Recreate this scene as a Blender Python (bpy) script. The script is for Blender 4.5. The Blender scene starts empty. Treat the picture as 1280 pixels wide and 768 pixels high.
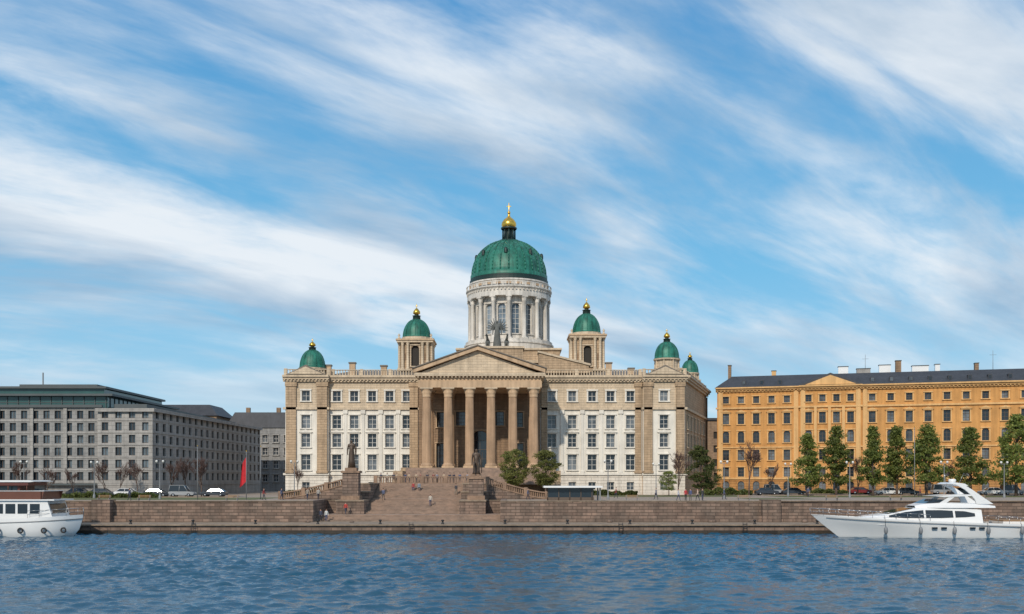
import bpy, math, random
import numpy as np
from mathutils import Matrix, Vector
R=math.radians
random.seed(7); np.random.seed(7)
S=bpy.context.scene
COL=S.collection
F=1244.0; CZ=7.0
G=4.05
# ---------------------------------------------------------------- materials
def nodes(m):
    m.use_nodes=True; nt=m.node_tree
    return nt, nt.nodes, nt.links, nt.nodes['Principled BSDF']
def M(name,col,rough=.8,var=.18,scale=.35,bump=.25,bscale=6,metal=0,brick=None,streak=0.0,col2=None,spec=.5,mortar=.55,bvar=.25):
    m=bpy.data.materials.new(name); nt,N,L,B=nodes(m)
    B.inputs['Roughness'].default_value=rough; B.inputs['Metallic'].default_value=metal
    B.inputs['Specular IOR Level'].default_value=spec
    geo=N.new('ShaderNodeNewGeometry')
    no=N.new('ShaderNodeTexNoise'); no.inputs['Scale'].default_value=scale; no.inputs['Detail'].default_value=8; no.inputs['Roughness'].default_value=.65
    L.new(geo.outputs['Position'],no.inputs['Vector'])
    c2=col2 if col2 else tuple(c*.6 for c in col)
    mr=N.new('ShaderNodeMapRange'); mr.inputs[1].default_value=.35; mr.inputs[2].default_value=.7
    mr.inputs[3].default_value=0; mr.inputs[4].default_value=min(1,var*3)
    L.new(no.outputs['Fac'],mr.inputs[0])
    mx=N.new('ShaderNodeMix'); mx.data_type='RGBA'
    mx.inputs[6].default_value=(*col,1); mx.inputs[7].default_value=(*c2,1)
    L.new(mr.outputs[0],mx.inputs[0]); out=mx.outputs[2]
    hsrc=None
    if brick:
        sx=N.new('ShaderNodeSeparateXYZ'); L.new(geo.outputs['Position'],sx.inputs[0])
        ad=N.new('ShaderNodeMath'); ad.operation='ADD'; L.new(sx.outputs[0],ad.inputs[0]); L.new(sx.outputs[1],ad.inputs[1])
        cb=N.new('ShaderNodeCombineXYZ'); L.new(ad.outputs[0],cb.inputs[0]); L.new(sx.outputs[2],cb.inputs[1])
        br=N.new('ShaderNodeTexBrick'); br.inputs['Scale'].default_value=1
        br.inputs['Brick Width'].default_value=brick[0]; br.inputs['Row Height'].default_value=brick[1]
        br.inputs['Mortar Size'].default_value=brick[2]; br.inputs['Bias'].default_value=0
        br.inputs['Color1'].default_value=(1,1,1,1); br.inputs['Color2'].default_value=(1-bvar*2,1-bvar*2,1-bvar*2,1); br.inputs['Mortar'].default_value=(mortar,mortar,mortar,1)
        L.new(cb.outputs[0],br.inputs['Vector'])
        m2=N.new('ShaderNodeMix'); m2.data_type='RGBA'; m2.blend_type='MULTIPLY'; m2.inputs[0].default_value=1
        L.new(out,m2.inputs[6]); L.new(br.outputs['Color'],m2.inputs[7]); out=m2.outputs[2]
        hsrc=br.outputs['Fac']
    if streak:
        mp=N.new('ShaderNodeMapping'); mp.inputs['Scale'].default_value=(1.6,1.6,.12); L.new(geo.outputs['Position'],mp.inputs[0])
        n2=N.new('ShaderNodeTexNoise'); n2.inputs['Scale'].default_value=1; n2.inputs['Detail'].default_value=5; L.new(mp.outputs[0],n2.inputs['Vector'])
        r2=N.new('ShaderNodeMapRange'); r2.inputs[1].default_value=.4; r2.inputs[2].default_value=.75; r2.inputs[3].default_value=1; r2.inputs[4].default_value=1-streak
        L.new(n2.outputs['Fac'],r2.inputs[0])
        m3=N.new('ShaderNodeMix'); m3.data_type='RGBA'; m3.blend_type='MULTIPLY'; m3.inputs[0].default_value=1
        cc=N.new('ShaderNodeCombineColor')
        for i in range(3): L.new(r2.outputs[0],cc.inputs[i])
        L.new(out,m3.inputs[6]); L.new(cc.outputs[0],m3.inputs[7]); out=m3.outputs[2]
    L.new(out,B.inputs['Base Color'])
    if bump:
        nb=N.new('ShaderNodeTexNoise'); nb.inputs['Scale'].default_value=bscale; nb.inputs['Detail'].default_value=6; L.new(geo.outputs['Position'],nb.inputs['Vector'])
        bp=N.new('ShaderNodeBump'); bp.inputs['Strength'].default_value=bump; bp.inputs['Distance'].default_value=.05
        L.new(nb.outputs['Fac'],bp.inputs['Height']); last=bp
        if hsrc:
            b2=N.new('ShaderNodeBump'); b2.inputs['Strength'].default_value=.7; b2.inputs['Distance'].default_value=.05; b2.invert=True
            L.new(hsrc,b2.inputs['Height']); L.new(bp.outputs[0],b2.inputs['Normal']); last=b2
        L.new(last.outputs[0],B.inputs['Normal'])
    return m
def glassmat(name,dark,light,p=.35,rough=.06):
    m=bpy.data.materials.new(name); nt,N,L,B=nodes(m)
    B.inputs['Roughness'].default_value=rough; B.inputs['IOR'].default_value=1.6
    oi=N.new('ShaderNodeObjectInfo'); geo=N.new('ShaderNodeNewGeometry')
    no=N.new('ShaderNodeTexNoise'); no.inputs['Scale'].default_value=.6; L.new(geo.outputs['Position'],no.inputs['Vector'])
    ad=N.new('ShaderNodeMath'); ad.operation='MULTIPLY'; L.new(oi.outputs['Random'],ad.inputs[0]); L.new(no.outputs['Fac'],ad.inputs[1])
    rp=N.new('ShaderNodeValToRGB'); rp.color_ramp.elements[0].position=.2; rp.color_ramp.elements[0].color=(*dark,1)
    rp.color_ramp.elements[1].position=.2+p; rp.color_ramp.elements[1].color=(*light,1)
    L.new(ad.outputs[0],rp.inputs[0]); L.new(rp.outputs[0],B.inputs['Base Color'])
    return m
m_white=M('white_stucco',(.79,.73,.64),var=.15,streak=.25,brick=(2.4,.62,.035),mortar=.62,bvar=.04)
m_whitep=M('white_panel_stucco',(.79,.745,.665),var=.14,streak=.22)
m_cream=M('cream_stone',(.70,.56,.40),var=.18,streak=.28,brick=(1.6,.5,.02),mortar=.74,bvar=.06)
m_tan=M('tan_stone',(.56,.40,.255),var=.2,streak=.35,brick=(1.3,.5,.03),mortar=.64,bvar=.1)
m_tanp=M('tan_plain_stone',(.60,.42,.265),var=.2,streak=.35)
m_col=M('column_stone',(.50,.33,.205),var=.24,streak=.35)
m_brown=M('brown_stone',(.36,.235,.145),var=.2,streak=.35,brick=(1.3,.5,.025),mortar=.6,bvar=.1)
m_drum=M('pale_dome_stone',(.75,.70,.63),var=.22,streak=.4)
m_copper=M('green_copper',(.012,.12,.08),rough=.5,var=.33,scale=.6,streak=.6,col2=(.03,.23,.16),metal=.1)
m_copperd=M('dark_copper',(.008,.028,.023),rough=.5)
m_gold=M('gilding',(.85,.5,.09),rough=.28,metal=1,var=.1,bump=.05)
m_roof=M('grey_sheet_roof',(.19,.16,.13),rough=.6,var=.3)
m_slate=M('dark_slate_roof',(.05,.052,.06),rough=.6,var=.3,streak=.3)
m_glass=glassmat('window_glass',(.016,.022,.03),(.17,.19,.21))
m_glassb=glassmat('blue_window_glass',(.05,.07,.09),(.24,.30,.36))
m_glassd=glassmat('office_window_glass',(.02,.03,.04),(.13,.17,.20))
m_gglass=M('green_glass_storey',(.045,.115,.11),rough=.15,var=.25,bump=0)
m_frame=M('window_frame_paint',(.62,.60,.56),var=.1,bump=0)
m_framed=M('dark_frame_paint',(.12,.09,.07),var=.1,bump=0)
m_grey=M('grey_stone_cladding',(.335,.33,.32),var=.22,streak=.28,brick=(1.4,.7,.02),mortar=.75,bvar=.06)
m_greyl=M('pale_grey_cladding',(.42,.40,.375),var=.2,streak=.28,brick=(1.4,.7,.02),mortar=.75,bvar=.06)
m_greyd=M('dark_metal_cladding',(.07,.085,.09),rough=.5)
m_or=M('ochre_stucco',(.65,.325,.10),var=.2,streak=.28)
m_orb=M('ochre_rusticated',(.55,.275,.09),var=.2,streak=.3,brick=(2.2,.55,.04),mortar=.5,bvar=.08)
m_ort=M('ochre_trim',(.74,.45,.19),var=.15,streak=.25)
m_quay=M('red_granite_blocks',(.33,.22,.165),var=.33,scale=.5,streak=.4,brick=(1.3,.42,.04),mortar=.42,bvar=.22,col2=(.19,.145,.115))
m_wet=M('wet_granite',(.07,.052,.035),rough=.4,var=.33,brick=(1.5,.45,.03),streak=.3,mortar=.5)
m_cap=M('quay_cap_stone',(.33,.25,.18),var=.33,scale=1.2,streak=.3)
m_step=M('step_granite',(.35,.235,.175),var=.33,scale=.8,streak=.3,col2=(.21,.155,.12))
m_stepn=M('step_nosing_granite',(.43,.31,.235),var=.33,scale=.8)
m_bal=M('dark_carved_stone',(.33,.215,.145),var=.33,scale=1.2,streak=.35)
m_pave=M('paving',(.34,.27,.21),var=.25,scale=.2)
m_asph=M('asphalt',(.055,.055,.058),var=.2)
m_grass=M('lawn',(.085,.11,.03),var=.33,scale=.6,col2=(.13,.11,.045))
m_mark=M('road_paint',(.7,.7,.68),bump=0)
m_bark=M('bark',(.13,.09,.07),var=.3,scale=3)
m_twig=M('reddish_twigs',(.13,.075,.06),bump=0)
m_bronze=M('dark_bronze',(.085,.055,.036),rough=.5,metal=.2,var=.3,scale=2)
m_statue=M('weathered_statue_stone',(.13,.135,.125),var=.33,scale=1.5)
m_hull=M('white_gelcoat',(.80,.80,.79),rough=.2,var=.06,bump=0,spec=.6)
m_bglass=M('tinted_boat_glass',(.02,.03,.04),rough=.06,var=.1,bump=0)
m_black=M('black_rubber',(.02,.02,.022),rough=.6,bump=0)
m_redp=M('dark_red_paint',(.12,.028,.02),rough=.45,var=.2,bump=0)
m_brownp=M('varnished_brown',(.15,.05,.028),rough=.45,var=.2,bump=0)
m_steel=M('steel',(.5,.5,.5),rough=.3,metal=.9,bump=0)
m_pole=M('grey_pole_paint',(.22,.23,.24),rough=.5,bump=0)
m_lamp=M('lamp_globe_glass',(.75,.74,.7),rough=.3,bump=0)
m_flag=M('red_flag_cloth',(.55,.02,.03),rough=.8,var=.25,scale=2)
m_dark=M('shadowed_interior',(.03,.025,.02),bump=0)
m_teak=M('teak',(.3,.18,.09),bump=0)
m_skin=M('skin',(.5,.3,.22),bump=0); m_hair=M('hair',(.05,.03,.02),bump=0)
def leafmat(name,c1,c2):
    m=bpy.data.materials.new(name); nt,N,L,B=nodes(m); B.inputs['Roughness'].default_value=.6
    geo=N.new('ShaderNodeNewGeometry'); no=N.new('ShaderNodeTexNoise'); no.inputs['Scale'].default_value=1.1; no.inputs['Detail'].default_value=4
    L.new(geo.outputs['Position'],no.inputs['Vector'])
    rp=N.new('ShaderNodeValToRGB'); rp.color_ramp.elements[0].position=.35; rp.color_ramp.elements[0].color=(*c1,1); rp.color_ramp.elements[1].position=.65; rp.color_ramp.elements[1].color=(*c2,1)
    L.new(no.outputs['Fac'],rp.inputs[0])
    oi=N.new('ShaderNodeObjectInfo'); r4=N.new('ShaderNodeMapRange'); r4.inputs[3].default_value=.8; r4.inputs[4].default_value=1.2; L.new(oi.outputs['Random'],r4.inputs[0])
    hs=N.new('ShaderNodeHueSaturation'); L.new(rp.outputs[0],hs.inputs['Color']); L.new(r4.outputs[0],hs.inputs['Value']); L.new(hs.outputs[0],B.inputs['Base Color'])
    tr=N.new('ShaderNodeBsdfTranslucent'); L.new(hs.outputs[0],tr.inputs['Color']); ms=N.new('ShaderNodeMixShader'); ms.inputs[0].default_value=.4
    L.new(B.outputs[0],ms.inputs[1]); L.new(tr.outputs[0],ms.inputs[2]); L.new(ms.outputs[0],N['Material Output'].inputs['Surface'])
    return m
m_leaf=leafmat('spring_leaves',(.085,.12,.025),(.24,.27,.06))
m_leafd=leafmat('olive_leaves',(.11,.125,.03),(.27,.27,.07))
m_leafk=leafmat('dark_leaves',(.06,.085,.022),(.15,.17,.045))
# ---------------------------------------------------------------- mesh builder
class MB:
    def __init__(s,T=None): s.v=[];s.f=[];s.m=[];s.sm=[];s.mats=[];s.T=T or Matrix()
    def mi(s,m):
        if m not in s.mats: s.mats.append(m)
        return s.mats.index(m)
    def add(s,vs,fs,m,smooth=False):
        o=len(s.v); T=s.T
        s.v+= [tuple(T@Vector(p)) for p in vs]
        k=s.mi(m)
        for f in fs: s.f.append(tuple(i+o for i in f)); s.m.append(k); s.sm.append(smooth)
    def box(s,x0,x1,y0,y1,z0,z1,m):
        s.add([(x0,y0,z0),(x1,y0,z0),(x1,y1,z0),(x0,y1,z0),(x0,y0,z1),(x1,y0,z1),(x1,y1,z1),(x0,y1,z1)],
              [(0,3,2,1),(4,5,6,7),(0,1,5,4),(1,2,6,5),(2,3,7,6),(3,0,4,7)],m)
    def quad(s,a,b,c,d,m): s.add([a,b,c,d],[(0,1,2,3)],m)
    def lathe(s,prof,cx,cy,m,seg=32,smooth=True,a0=0):
        vs=[];fs=[];n=len(prof)
        for i in range(seg):
            a=a0+2*math.pi*i/seg
            for r,z in prof: vs.append((cx+r*math.cos(a),cy+r*math.sin(a),z))
        for i in range(seg):
            j=(i+1)%seg
            for k in range(n-1): fs.append((i*n+k,j*n+k,j*n+k+1,i*n+k+1))
        s.add(vs,fs,m,smooth)
    def tube(s,p0,p1,r0,r1,m,seg=8,smooth=True):
        p0=Vector(p0);p1=Vector(p1);d=(p1-p0)
        if d.length<1e-6: return
        q=d.to_track_quat('Z','Y').to_matrix(); vs=[]
        for p,r in((p0,r0),(p1,r1)):
            for i in range(seg):
                a=2*math.pi*i/seg; vs.append(p+q@Vector((r*math.cos(a),r*math.sin(a),0)))
        fs=[(i,(i+1)%seg,seg+(i+1)%seg,seg+i) for i in range(seg)]+[tuple(range(seg))[::-1],tuple(range(seg,2*seg))]
        s.add(vs,fs,m,smooth)
    def prism(s,pts,y0,y1,m):
        n=len(pts); vs=[(x,y0,z) for x,z in pts]+[(x,y1,z) for x,z in pts]
        s.add(vs,[tuple(range(n)),tuple(range(2*n-1,n-1,-1))]+[(i,(i+1)%n,n+(i+1)%n,n+i)[::-1] for i in range(n)],m)
    def sphere(s,c,r,m,seg=12,rings=8,sc=(1,1,1)):
        vs=[];fs=[]
        for i in range(rings+1):
            t=math.pi*i/rings
            for j in range(seg):
                a=2*math.pi*j/seg; vs.append((c[0]+r*sc[0]*math.sin(t)*math.cos(a),c[1]+r*sc[1]*math.sin(t)*math.sin(a),c[2]-r*sc[2]*math.cos(t)))
        for i in range(rings):
            for j in range(seg): fs.append((i*seg+j,i*seg+(j+1)%seg,(i+1)*seg+(j+1)%seg,(i+1)*seg+j))
        s.add(vs,fs,m,True)
    def mesh(s,name):
        me=bpy.data.meshes.new(name); me.from_pydata(s.v,[],s.f)
        for m in s.mats: me.materials.append(m)
        me.polygons.foreach_set('material_index',s.m); me.polygons.foreach_set('use_smooth',s.sm); me.update(); return me
WM={}
def wm(o): return WM.get(o.name,Matrix())
def place(o,parent=None,W=None):
    W=W or Matrix(); o.matrix_basis=W; WM[o.name]=W.copy()
    COL.objects.link(o)
    if parent: o.parent=parent; o.matrix_parent_inverse=wm(parent).inverted()
    return o
def tag(o,label=None,kind=None,category=None,group=None):
    for k,v in(('label',label),('kind',kind),('category',category),('group',group)):
        if v: o[k]=v
def obj(name,mb,parent=None,W=None,label=None,kind=None,category=None,group=None):
    me=mb.mesh(name) if isinstance(mb,MB) else mb
    o=bpy.data.objects.new(name,me); place(o,parent,W); tag(o,label,kind,category,group); return o
def empty(name,loc,label,category,group=None):
    e=bpy.data.objects.new(name,None); e.empty_display_size=.5
    place(e,None,Matrix.Translation(loc)); tag(e,label,None,category,group); return e
def clone(root,W,label=None):
    r=root.copy(); COL.objects.link(r); r.matrix_basis=W
    if label: r['label']=label
    def rec(a,b):
        for c in a.children:
            d=c.copy(); COL.objects.link(d); d.parent=b; rec(c,d)
    rec(root,r); return r
def frame(x,y,yaw=0): return Matrix.Translation((x,y,0))@Matrix.Rotation(yaw,4,'Z')
# ---------------------------------------------------------------- facade
def draw_window(mb,w,h,cols,rows,mg,mf):
    mb.quad((-w/2,0,0),(w/2,0,0),(w/2,0,h),(-w/2,0,h),mg)
    t=.09
    mb.box(-w/2,-w/2+t,-.08,-.003,0,h,mf);mb.box(w/2-t,w/2,-.08,-.003,0,h,mf)
    mb.box(-w/2+t,w/2-t,-.08,-.003,0,t,mf);mb.box(-w/2+t,w/2-t,-.08,-.003,h-t,h,mf)
    for i in range(1,cols):
        x=-w/2+w*i/cols; mb.box(x-.04,x+.04,-.06,-.004,t,h-t,mf)
    for i in range(1,rows):
        z=h*i/rows; mb.box(-w/2+t,w/2-t,-.05,-.005,z-.035,z+.035,mf)
WMESH={};WCOUNT={};WSTUFF={}
def add_window(root,T,u,z,w,h,depth,cols,rows,mg,mf,name='window'):
    key=(round(w,2),round(h,2),cols,rows,mg.name,mf.name)
    c=WCOUNT.get((root.name,name),0); WCOUNT[(root.name,name)]=c+1
    W=T@Matrix.Translation((u,depth,z))
    if c>=96:
        mb=WSTUFF.setdefault((root.name,name),(MB(),root,name))[0]; mb.T=W; draw_window(mb,w,h,cols,rows,mg,mf); return
    if key not in WMESH:
        mb=MB(); draw_window(mb,w,h,cols,rows,mg,mf); WMESH[key]=mb.mesh(name)
    o=bpy.data.objects.new(name,WMESH[key]); place(o,root,W)
def wall(mb,u0,u1,z0,z1,ops,m,depth=.4,trim=None,mrev=None,sill=True,y=0,tw=.22,hood=0):
    us=sorted({u0,u1}|{round(o[0]-o[2]/2,4) for o in ops}|{round(o[0]+o[2]/2,4) for o in ops})
    zs=sorted({z0,z1}|{round(o[1],4) for o in ops}|{round(o[1]+o[3],4) for o in ops})
    mrev=mrev or m
    for i in range(len(us)-1):
        for k in range(len(zs)-1):
            cu=(us[i]+us[i+1])/2; cz=(zs[k]+zs[k+1])/2
            if any(abs(cu-o[0])<o[2]/2 and o[1]<cz<o[1]+o[3] for o in ops): continue
            mb.quad((us[i],y,zs[k]),(us[i+1],y,zs[k]),(us[i+1],y,zs[k+1]),(us[i],y,zs[k+1]),m)
    for o in ops:
        a=o[0]-o[2]/2;b=o[0]+o[2]/2;c=o[1];d=o[1]+o[3]; D=y+depth+.02
        mb.quad((a,y,c),(a,D,c),(a,D,d),(a,y,d),mrev);mb.quad((b,D,c),(b,y,c),(b,y,d),(b,D,d),mrev)
        mb.quad((a,D,d),(b,D,d),(b,y,d),(a,y,d),mrev);mb.quad((a,y,c),(b,y,c),(b,D,c),(a,D,c),mrev)
        arch=len(o)>4 and o[4]
        if arch:
            r=o[2]/2; cz=d-r; n=6
            for sgn in(-1,1):
                arc=[(o[0]+sgn*r*math.cos(t*math.pi/2/n),cz+r*math.sin(t*math.pi/2/n)) for t in range(n+1)]
                pts=arc+[(o[0]+sgn*r,d)]
                mb.add([(x,y+.003,z) for x,z in pts],[tuple(range(len(pts)))],m)
                for q in range(n):
                    mb.quad((arc[q][0],y,arc[q][1]),(arc[q+1][0],y,arc[q+1][1]),(arc[q+1][0],D,arc[q+1][1]),(arc[q][0],D,arc[q][1]),mrev)
        if trim:
            P=y-.12
            mb.box(a-tw,a,P,y+.03,c,d,trim);mb.box(b,b+tw,P,y+.03,c,d,trim)
            mb.box(a-tw-.08,b+tw+.08,P-.12,y+.03,d,d+tw,trim)
            if sill: mb.box(a-tw-.1,b+tw+.1,P-.18,y+.03,c-.18,c,trim)
            if hood and hood[0]<c<hood[1]:
                mb.prism([(a-tw-.25,d+tw+.002),(b+tw+.25,d+tw+.002),(o[0],d+tw+.55)],P-.25,y+.03,trim)
def facade(root,T,name,u0,u1,z0,z1,ops,m,trim=None,depth=.4,cols=2,rows=3,mg=None,mf=None,y=0,wname='window',tw=.22,label=None,hood=0):
    mb=MB(T); wall(mb,u0,u1,z0,z1,ops,m,depth,trim,y=y,tw=tw,hood=hood)
    o=obj(name,mb,root,label=label)
    for op in ops: add_window(root,T,op[0],op[1],op[2],op[3],y+depth,cols,rows,mg or m_glass,mf or m_frame,wname)
    return o
def balustrade(mb,u0,u1,y,z,h,m,step=.55,pier=5.0,th=.3):
    mb.box(u0,u1,y-th/2,y+th/2,z,z+.15,m); mb.box(u0,u1,y-th/2-.05,y+th/2+.05,z+h-.16,z+h,m)
    n=max(1,int((u1-u0)/pier))
    for i in range(n+1):
        x=u0+(u1-u0)*i/n; mb.box(x-.3,x+.3,y-th/2-.08,y+th/2+.08,z+.004,z+h+.12,m)
    k=int((u1-u0)/step)
    for i in range(k):
        x=u0+(i+.5)*(u1-u0)/k; mb.box(x-.09,x+.09,y-.09,y+.09,z+.15,z+h-.16,m)
def hip(mb,x0,x1,y0,y1,z0,z1,ins,m):
    mb.add([(x0,y0,z0),(x1,y0,z0),(x1,y1,z0),(x0,y1,z0),(x0+ins,y0+ins,z1),(x1-ins,y0+ins,z1),(x1-ins,y1-ins,z1),(x0+ins,y1-ins,z1)],[(0,1,5,4),(1,2,6,5),(2,3,7,6),(3,0,4,7),(4,5,6,7)],m)
# ================================================================ SETTING
def build_water():
    xs=np.arange(-85,85.01,.27); ys=np.concatenate([np.arange(40,80,.18),np.arange(80,128.6,.26)])
    X,Y=np.meshgrid(xs,ys); Z=np.zeros_like(X)
    rng=np.random.RandomState(3)
    for i in range(120):
        lam=.55*(2.6/.55)**(rng.rand()**1.1); th=rng.normal(-1.4,.65); k=2*math.pi/lam
        amp=.0050*lam**.9*(.5+rng.rand())
        Z+=amp*np.sin(k*(X*math.cos(th)+Y*math.sin(th))+rng.rand()*6.28+ .9*np.sin(.17*X+.11*Y+i)+.7*np.sin(.31*X-.23*Y+2*i))
    Z+=.4*np.abs(Z)
    Z*= .9+.45*np.sin(.045*X+.10*Y+1)*np.sin(.07*X-.05*Y+.5)
    nx,ny=len(xs),len(ys)
    V=np.stack([X,Y,Z],-1).reshape(-1,3)
    idx=np.arange(nx*ny).reshape(ny,nx)
    Fq=np.stack([idx[:-1,:-1],idx[:-1,1:],idx[1:,1:],idx[1:,:-1]],-1).reshape(-1,4)
    base=len(V); V=np.vstack([V,[[-2500,-800,-.3],[2500,-800,-.3],[2500,129,-.3],[-2500,129,-.3]]]); Fq=np.vstack([Fq,[[base,base+1,base+2,base+3]]])
    me=bpy.data.meshes.new('water'); me.from_pydata(V.tolist(),[],Fq.tolist()); me.polygons.foreach_set('use_smooth',[True]*len(Fq)); me.update()
    m=bpy.data.materials.new('harbour_water'); nt,N,L,B=nodes(m)
    B.inputs['Base Color'].default_value=(.010,.07,.125,1); B.inputs['Roughness'].default_value=.05; B.inputs['IOR'].default_value=1.33
    geo=N.new('ShaderNodeNewGeometry'); mp=N.new('ShaderNodeMapping'); mp.inputs['Scale'].default_value=(.8,1.3,1); L.new(geo.outputs['Position'],mp.inputs[0])
    n1=N.new('ShaderNodeTexNoise'); n1.inputs['Scale'].default_value=4.2; n1.inputs['Detail'].default_value=4; n1.inputs['Roughness'].default_value=.55; L.new(mp.outputs[0],n1.inputs['Vector'])
    bp=N.new('ShaderNodeBump'); bp.inputs['Strength'].default_value=.6; bp.inputs['Distance'].default_value=.06; L.new(n1.outputs['Fac'],bp.inputs['Height']); L.new(bp.outputs[0],B.inputs['Normal'])
    me.materials.append(m); obj('water',me,kind='structure',label='choppy blue harbour water with small ripples')
build_water()
BX0,BX1=-27.2,-1.6
g=MB()
def gq(x0,x1,y0,y1,z,m): g.quad((x0,y0,z),(x1,y0,z),(x1,y1,z),(x0,y1,z),m)
gq(-2500,BX0,136,150,G,m_pave);gq(BX1,2500,136,150,G,m_pave);gq(-2500,2500,150,4000,G,m_pave)
obj('ground',g,kind='structure',label='brown paved quayside ground')
g=MB();gq(-150,-38,146,166,G+.004,m_grass);gq(16,42,172,190,G+.004,m_grass);gq(46,170,168,184,G+.004,m_grass);gq(36,46,150,160,G+.004,m_grass)
obj('grass',g,kind='structure',label='strips of green lawn')
g=MB();gq(47,240,188,204,G+.004,m_asph);gq(-260,-47,168,177,G+.004,m_asph)
for i in range(30): gq(50+i*6,53+i*6,195.9,196.1,G+.008,m_mark)
obj('road',g,kind='structure',label='asphalt road with dashed white line')
g=MB();g.box(47,240,187.7,188,G-.1,G+.13,m_cap);g.box(47,240,204,204.3,G-.1,G+.13,m_cap);g.box(-260,-47,167.7,168,G-.1,G+.13,m_cap)
obj('pavement',g,kind='structure',label='stone kerb of the pavement')
q=MB()
q.box(-600,600,128.5,137,-2,.45,m_wet)
q.box(-600,600,128.6,137,.45,1.08,m_quay)
q.box(-600,600,128.3,137.2,1.08,1.25,m_cap)
obj('lower_quay_wall',q,label='long low granite quay with dark wet waterline',category='quay wall')
q=MB()
def up(x0,x1,y):
    q.box(x0,x1,y,y+.8,1.2,G-.02,m_quay); q.box(x0-.003,x1+.003,y-.1,y+.9,G-.02,G+.1,m_cap)
    q.box(x0,x1,y-.45,y+.002,1.2,2.1,m_quay)
up(-600,-55,135.7);up(-54.6,BX0,136.2);up(BX1,35,136);up(35.5,600,136.3)
q.box(BX0-.8,BX0,137.1,150,1.2,G+.1,m_quay);q.box(BX1,BX1+.8,137.1,150,1.2,G+.1,m_quay)
q.box(-57,-54.5,134.9,137,1.25,4.3,m_quay);q.box(34,36.5,135,137,1.25,4.3,m_quay)
obj('upper_quay_wall',q,label='reddish granite block retaining wall with capstone',category='retaining wall')
rr=random.Random(5)
for i in range(14):
    x=rr.uniform(-34,64)
    s_=rr.uniform(.25,.5); b=MB(); b.sphere((0,0,0),s_,m_quay,7,5,(rr.uniform(.9,1.5),1,rr.uniform(.5,.8)))
    obj('boulder',b,W=Matrix.Translation((x,rr.uniform(134.0,134.8),1.25+s_*.3)),label='loose brown granite block on the quay ledge',category='stone',group='loose stones on the quay')
SX0,SX1=-21.2,-7.6
st=MB(); n=5
for i in range(n):
    z1=1.25+(i+1)*.17; y=138+i*.55
    st.box(BX0,BX1,y,150.4-.002*i,z1-.3 if i else 1.2,z1,m_step); st.box(BX0,BX1,y-.05,y+.1,z1-.05,z1+.003,m_stepn)
obj('lower_steps',st,label='broad low granite steps along the quay',category='steps')
st=MB(); n=25
for i in range(n):
    z0=2.1+i*(6.4-2.1)/n; z1=2.1+(i+1)*(6.4-2.1)/n; y=143.2+i*.6+(1.2 if i>11 else 0)
    st.box(SX0,SX1,y,160,z0-.2,z1,m_step); st.box(SX0,SX1,y-.05,y+.12,z1-.05,z1+.003,m_stepn)
st.box(-25,-4.6,159.2,177,G-.1,6.397,m_step)
obj('upper_steps',st,label='long granite stair flight between two pedestals',category='steps')
tw=MB()
for x0,x1,x2,x3 in((BX0,-25.2,-25.2,SX0),(-3.8,BX1,SX1,-3.8)):
    tw.box(x0,x1,146.6,150.25,2.0,3.95,m_quay); tw.box(x0,x1,146.5,147.1,3.95,4.04,m_cap)
    l=x2<-20
    tw.box(x2,x3,142.6,147.9,2,3.9,m_quay); tw.box(x2-.1 if l else x2+.002,x3-.002 if l else x3+.1,142.45,147.9,3.9,4.1,m_cap)
    tw.box(x2+.05,x3-.05,147.9,159,2,5.1,m_quay); tw.box(x2,x3-.004 if l else x3,147.8,152,5.1,5.3,m_cap)
    tw.box(x2+.1,x3-.1,152,160,5.1,6.3,m_quay); tw.box(x2,x3-.01 if l else x3,151.9,160.1,6.3,6.5,m_cap)
obj('terrace_wall',tw,label='stepped granite terrace walls flanking the stairs',category='retaining wall')
# curved flanking walls with balustrades
def flank(x0,x1,z1,lab):
    e=empty('stair_wall',((x0+x1)/2,150.8,G),lab,'stair wall')
    n=14; P=[]
    for i in range(n+1):
        t=i/n; P.append((x0+(x1-x0)*t, G+.05+(z1-G-.05)*(t**1.35)))
    b=MB(); b.prism([(x0,G-.3),(x1,G-.3)]+P[::-1],150.3,151.3,m_quay); obj('wall',b,e)
    b=MB()
    for i in range(n):
        (xa,za),(xb,zb)=P[i],P[i+1]
        b.prism([(xa,za-.02),(xb,zb-.02),(xb,zb+.16),(xa,za+.16)],150.2,151.4,m_bal)
        b.prism([(xa,za+.85),(xb,zb+.85),(xb,zb+1.05),(xa,za+1.05)],150.4,151.2,m_bal)
        for t in(.25,.75): x=xa+(xb-xa)*t; z=za+(zb-za)*t; b.box(x-.09,x+.09,150.6,151,z+.1,z+.9,m_bal)
    for i in(0,5,10,14): x,z=P[i]; b.box(x-.3,x+.3,150.25,151.35,z-.1,z+1.2,m_bal)
    obj('balustrade',b,e)
flank(-35.0,-25.3,6.2,'sloping granite wall with stone balustrade beside the stairs')
flank(5.3,-3.7,6.3,'sloping granite wall with balustrade descending from pedestal')
b=MB(); balustrade(b,-21.9,-6.9,159.9,6.4,1.15,m_bal,step=.36,pier=3.6)
obj('terrace_balustrade',b,label='carved stone balustrade at the top of the stairs',category='balustrade')
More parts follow.
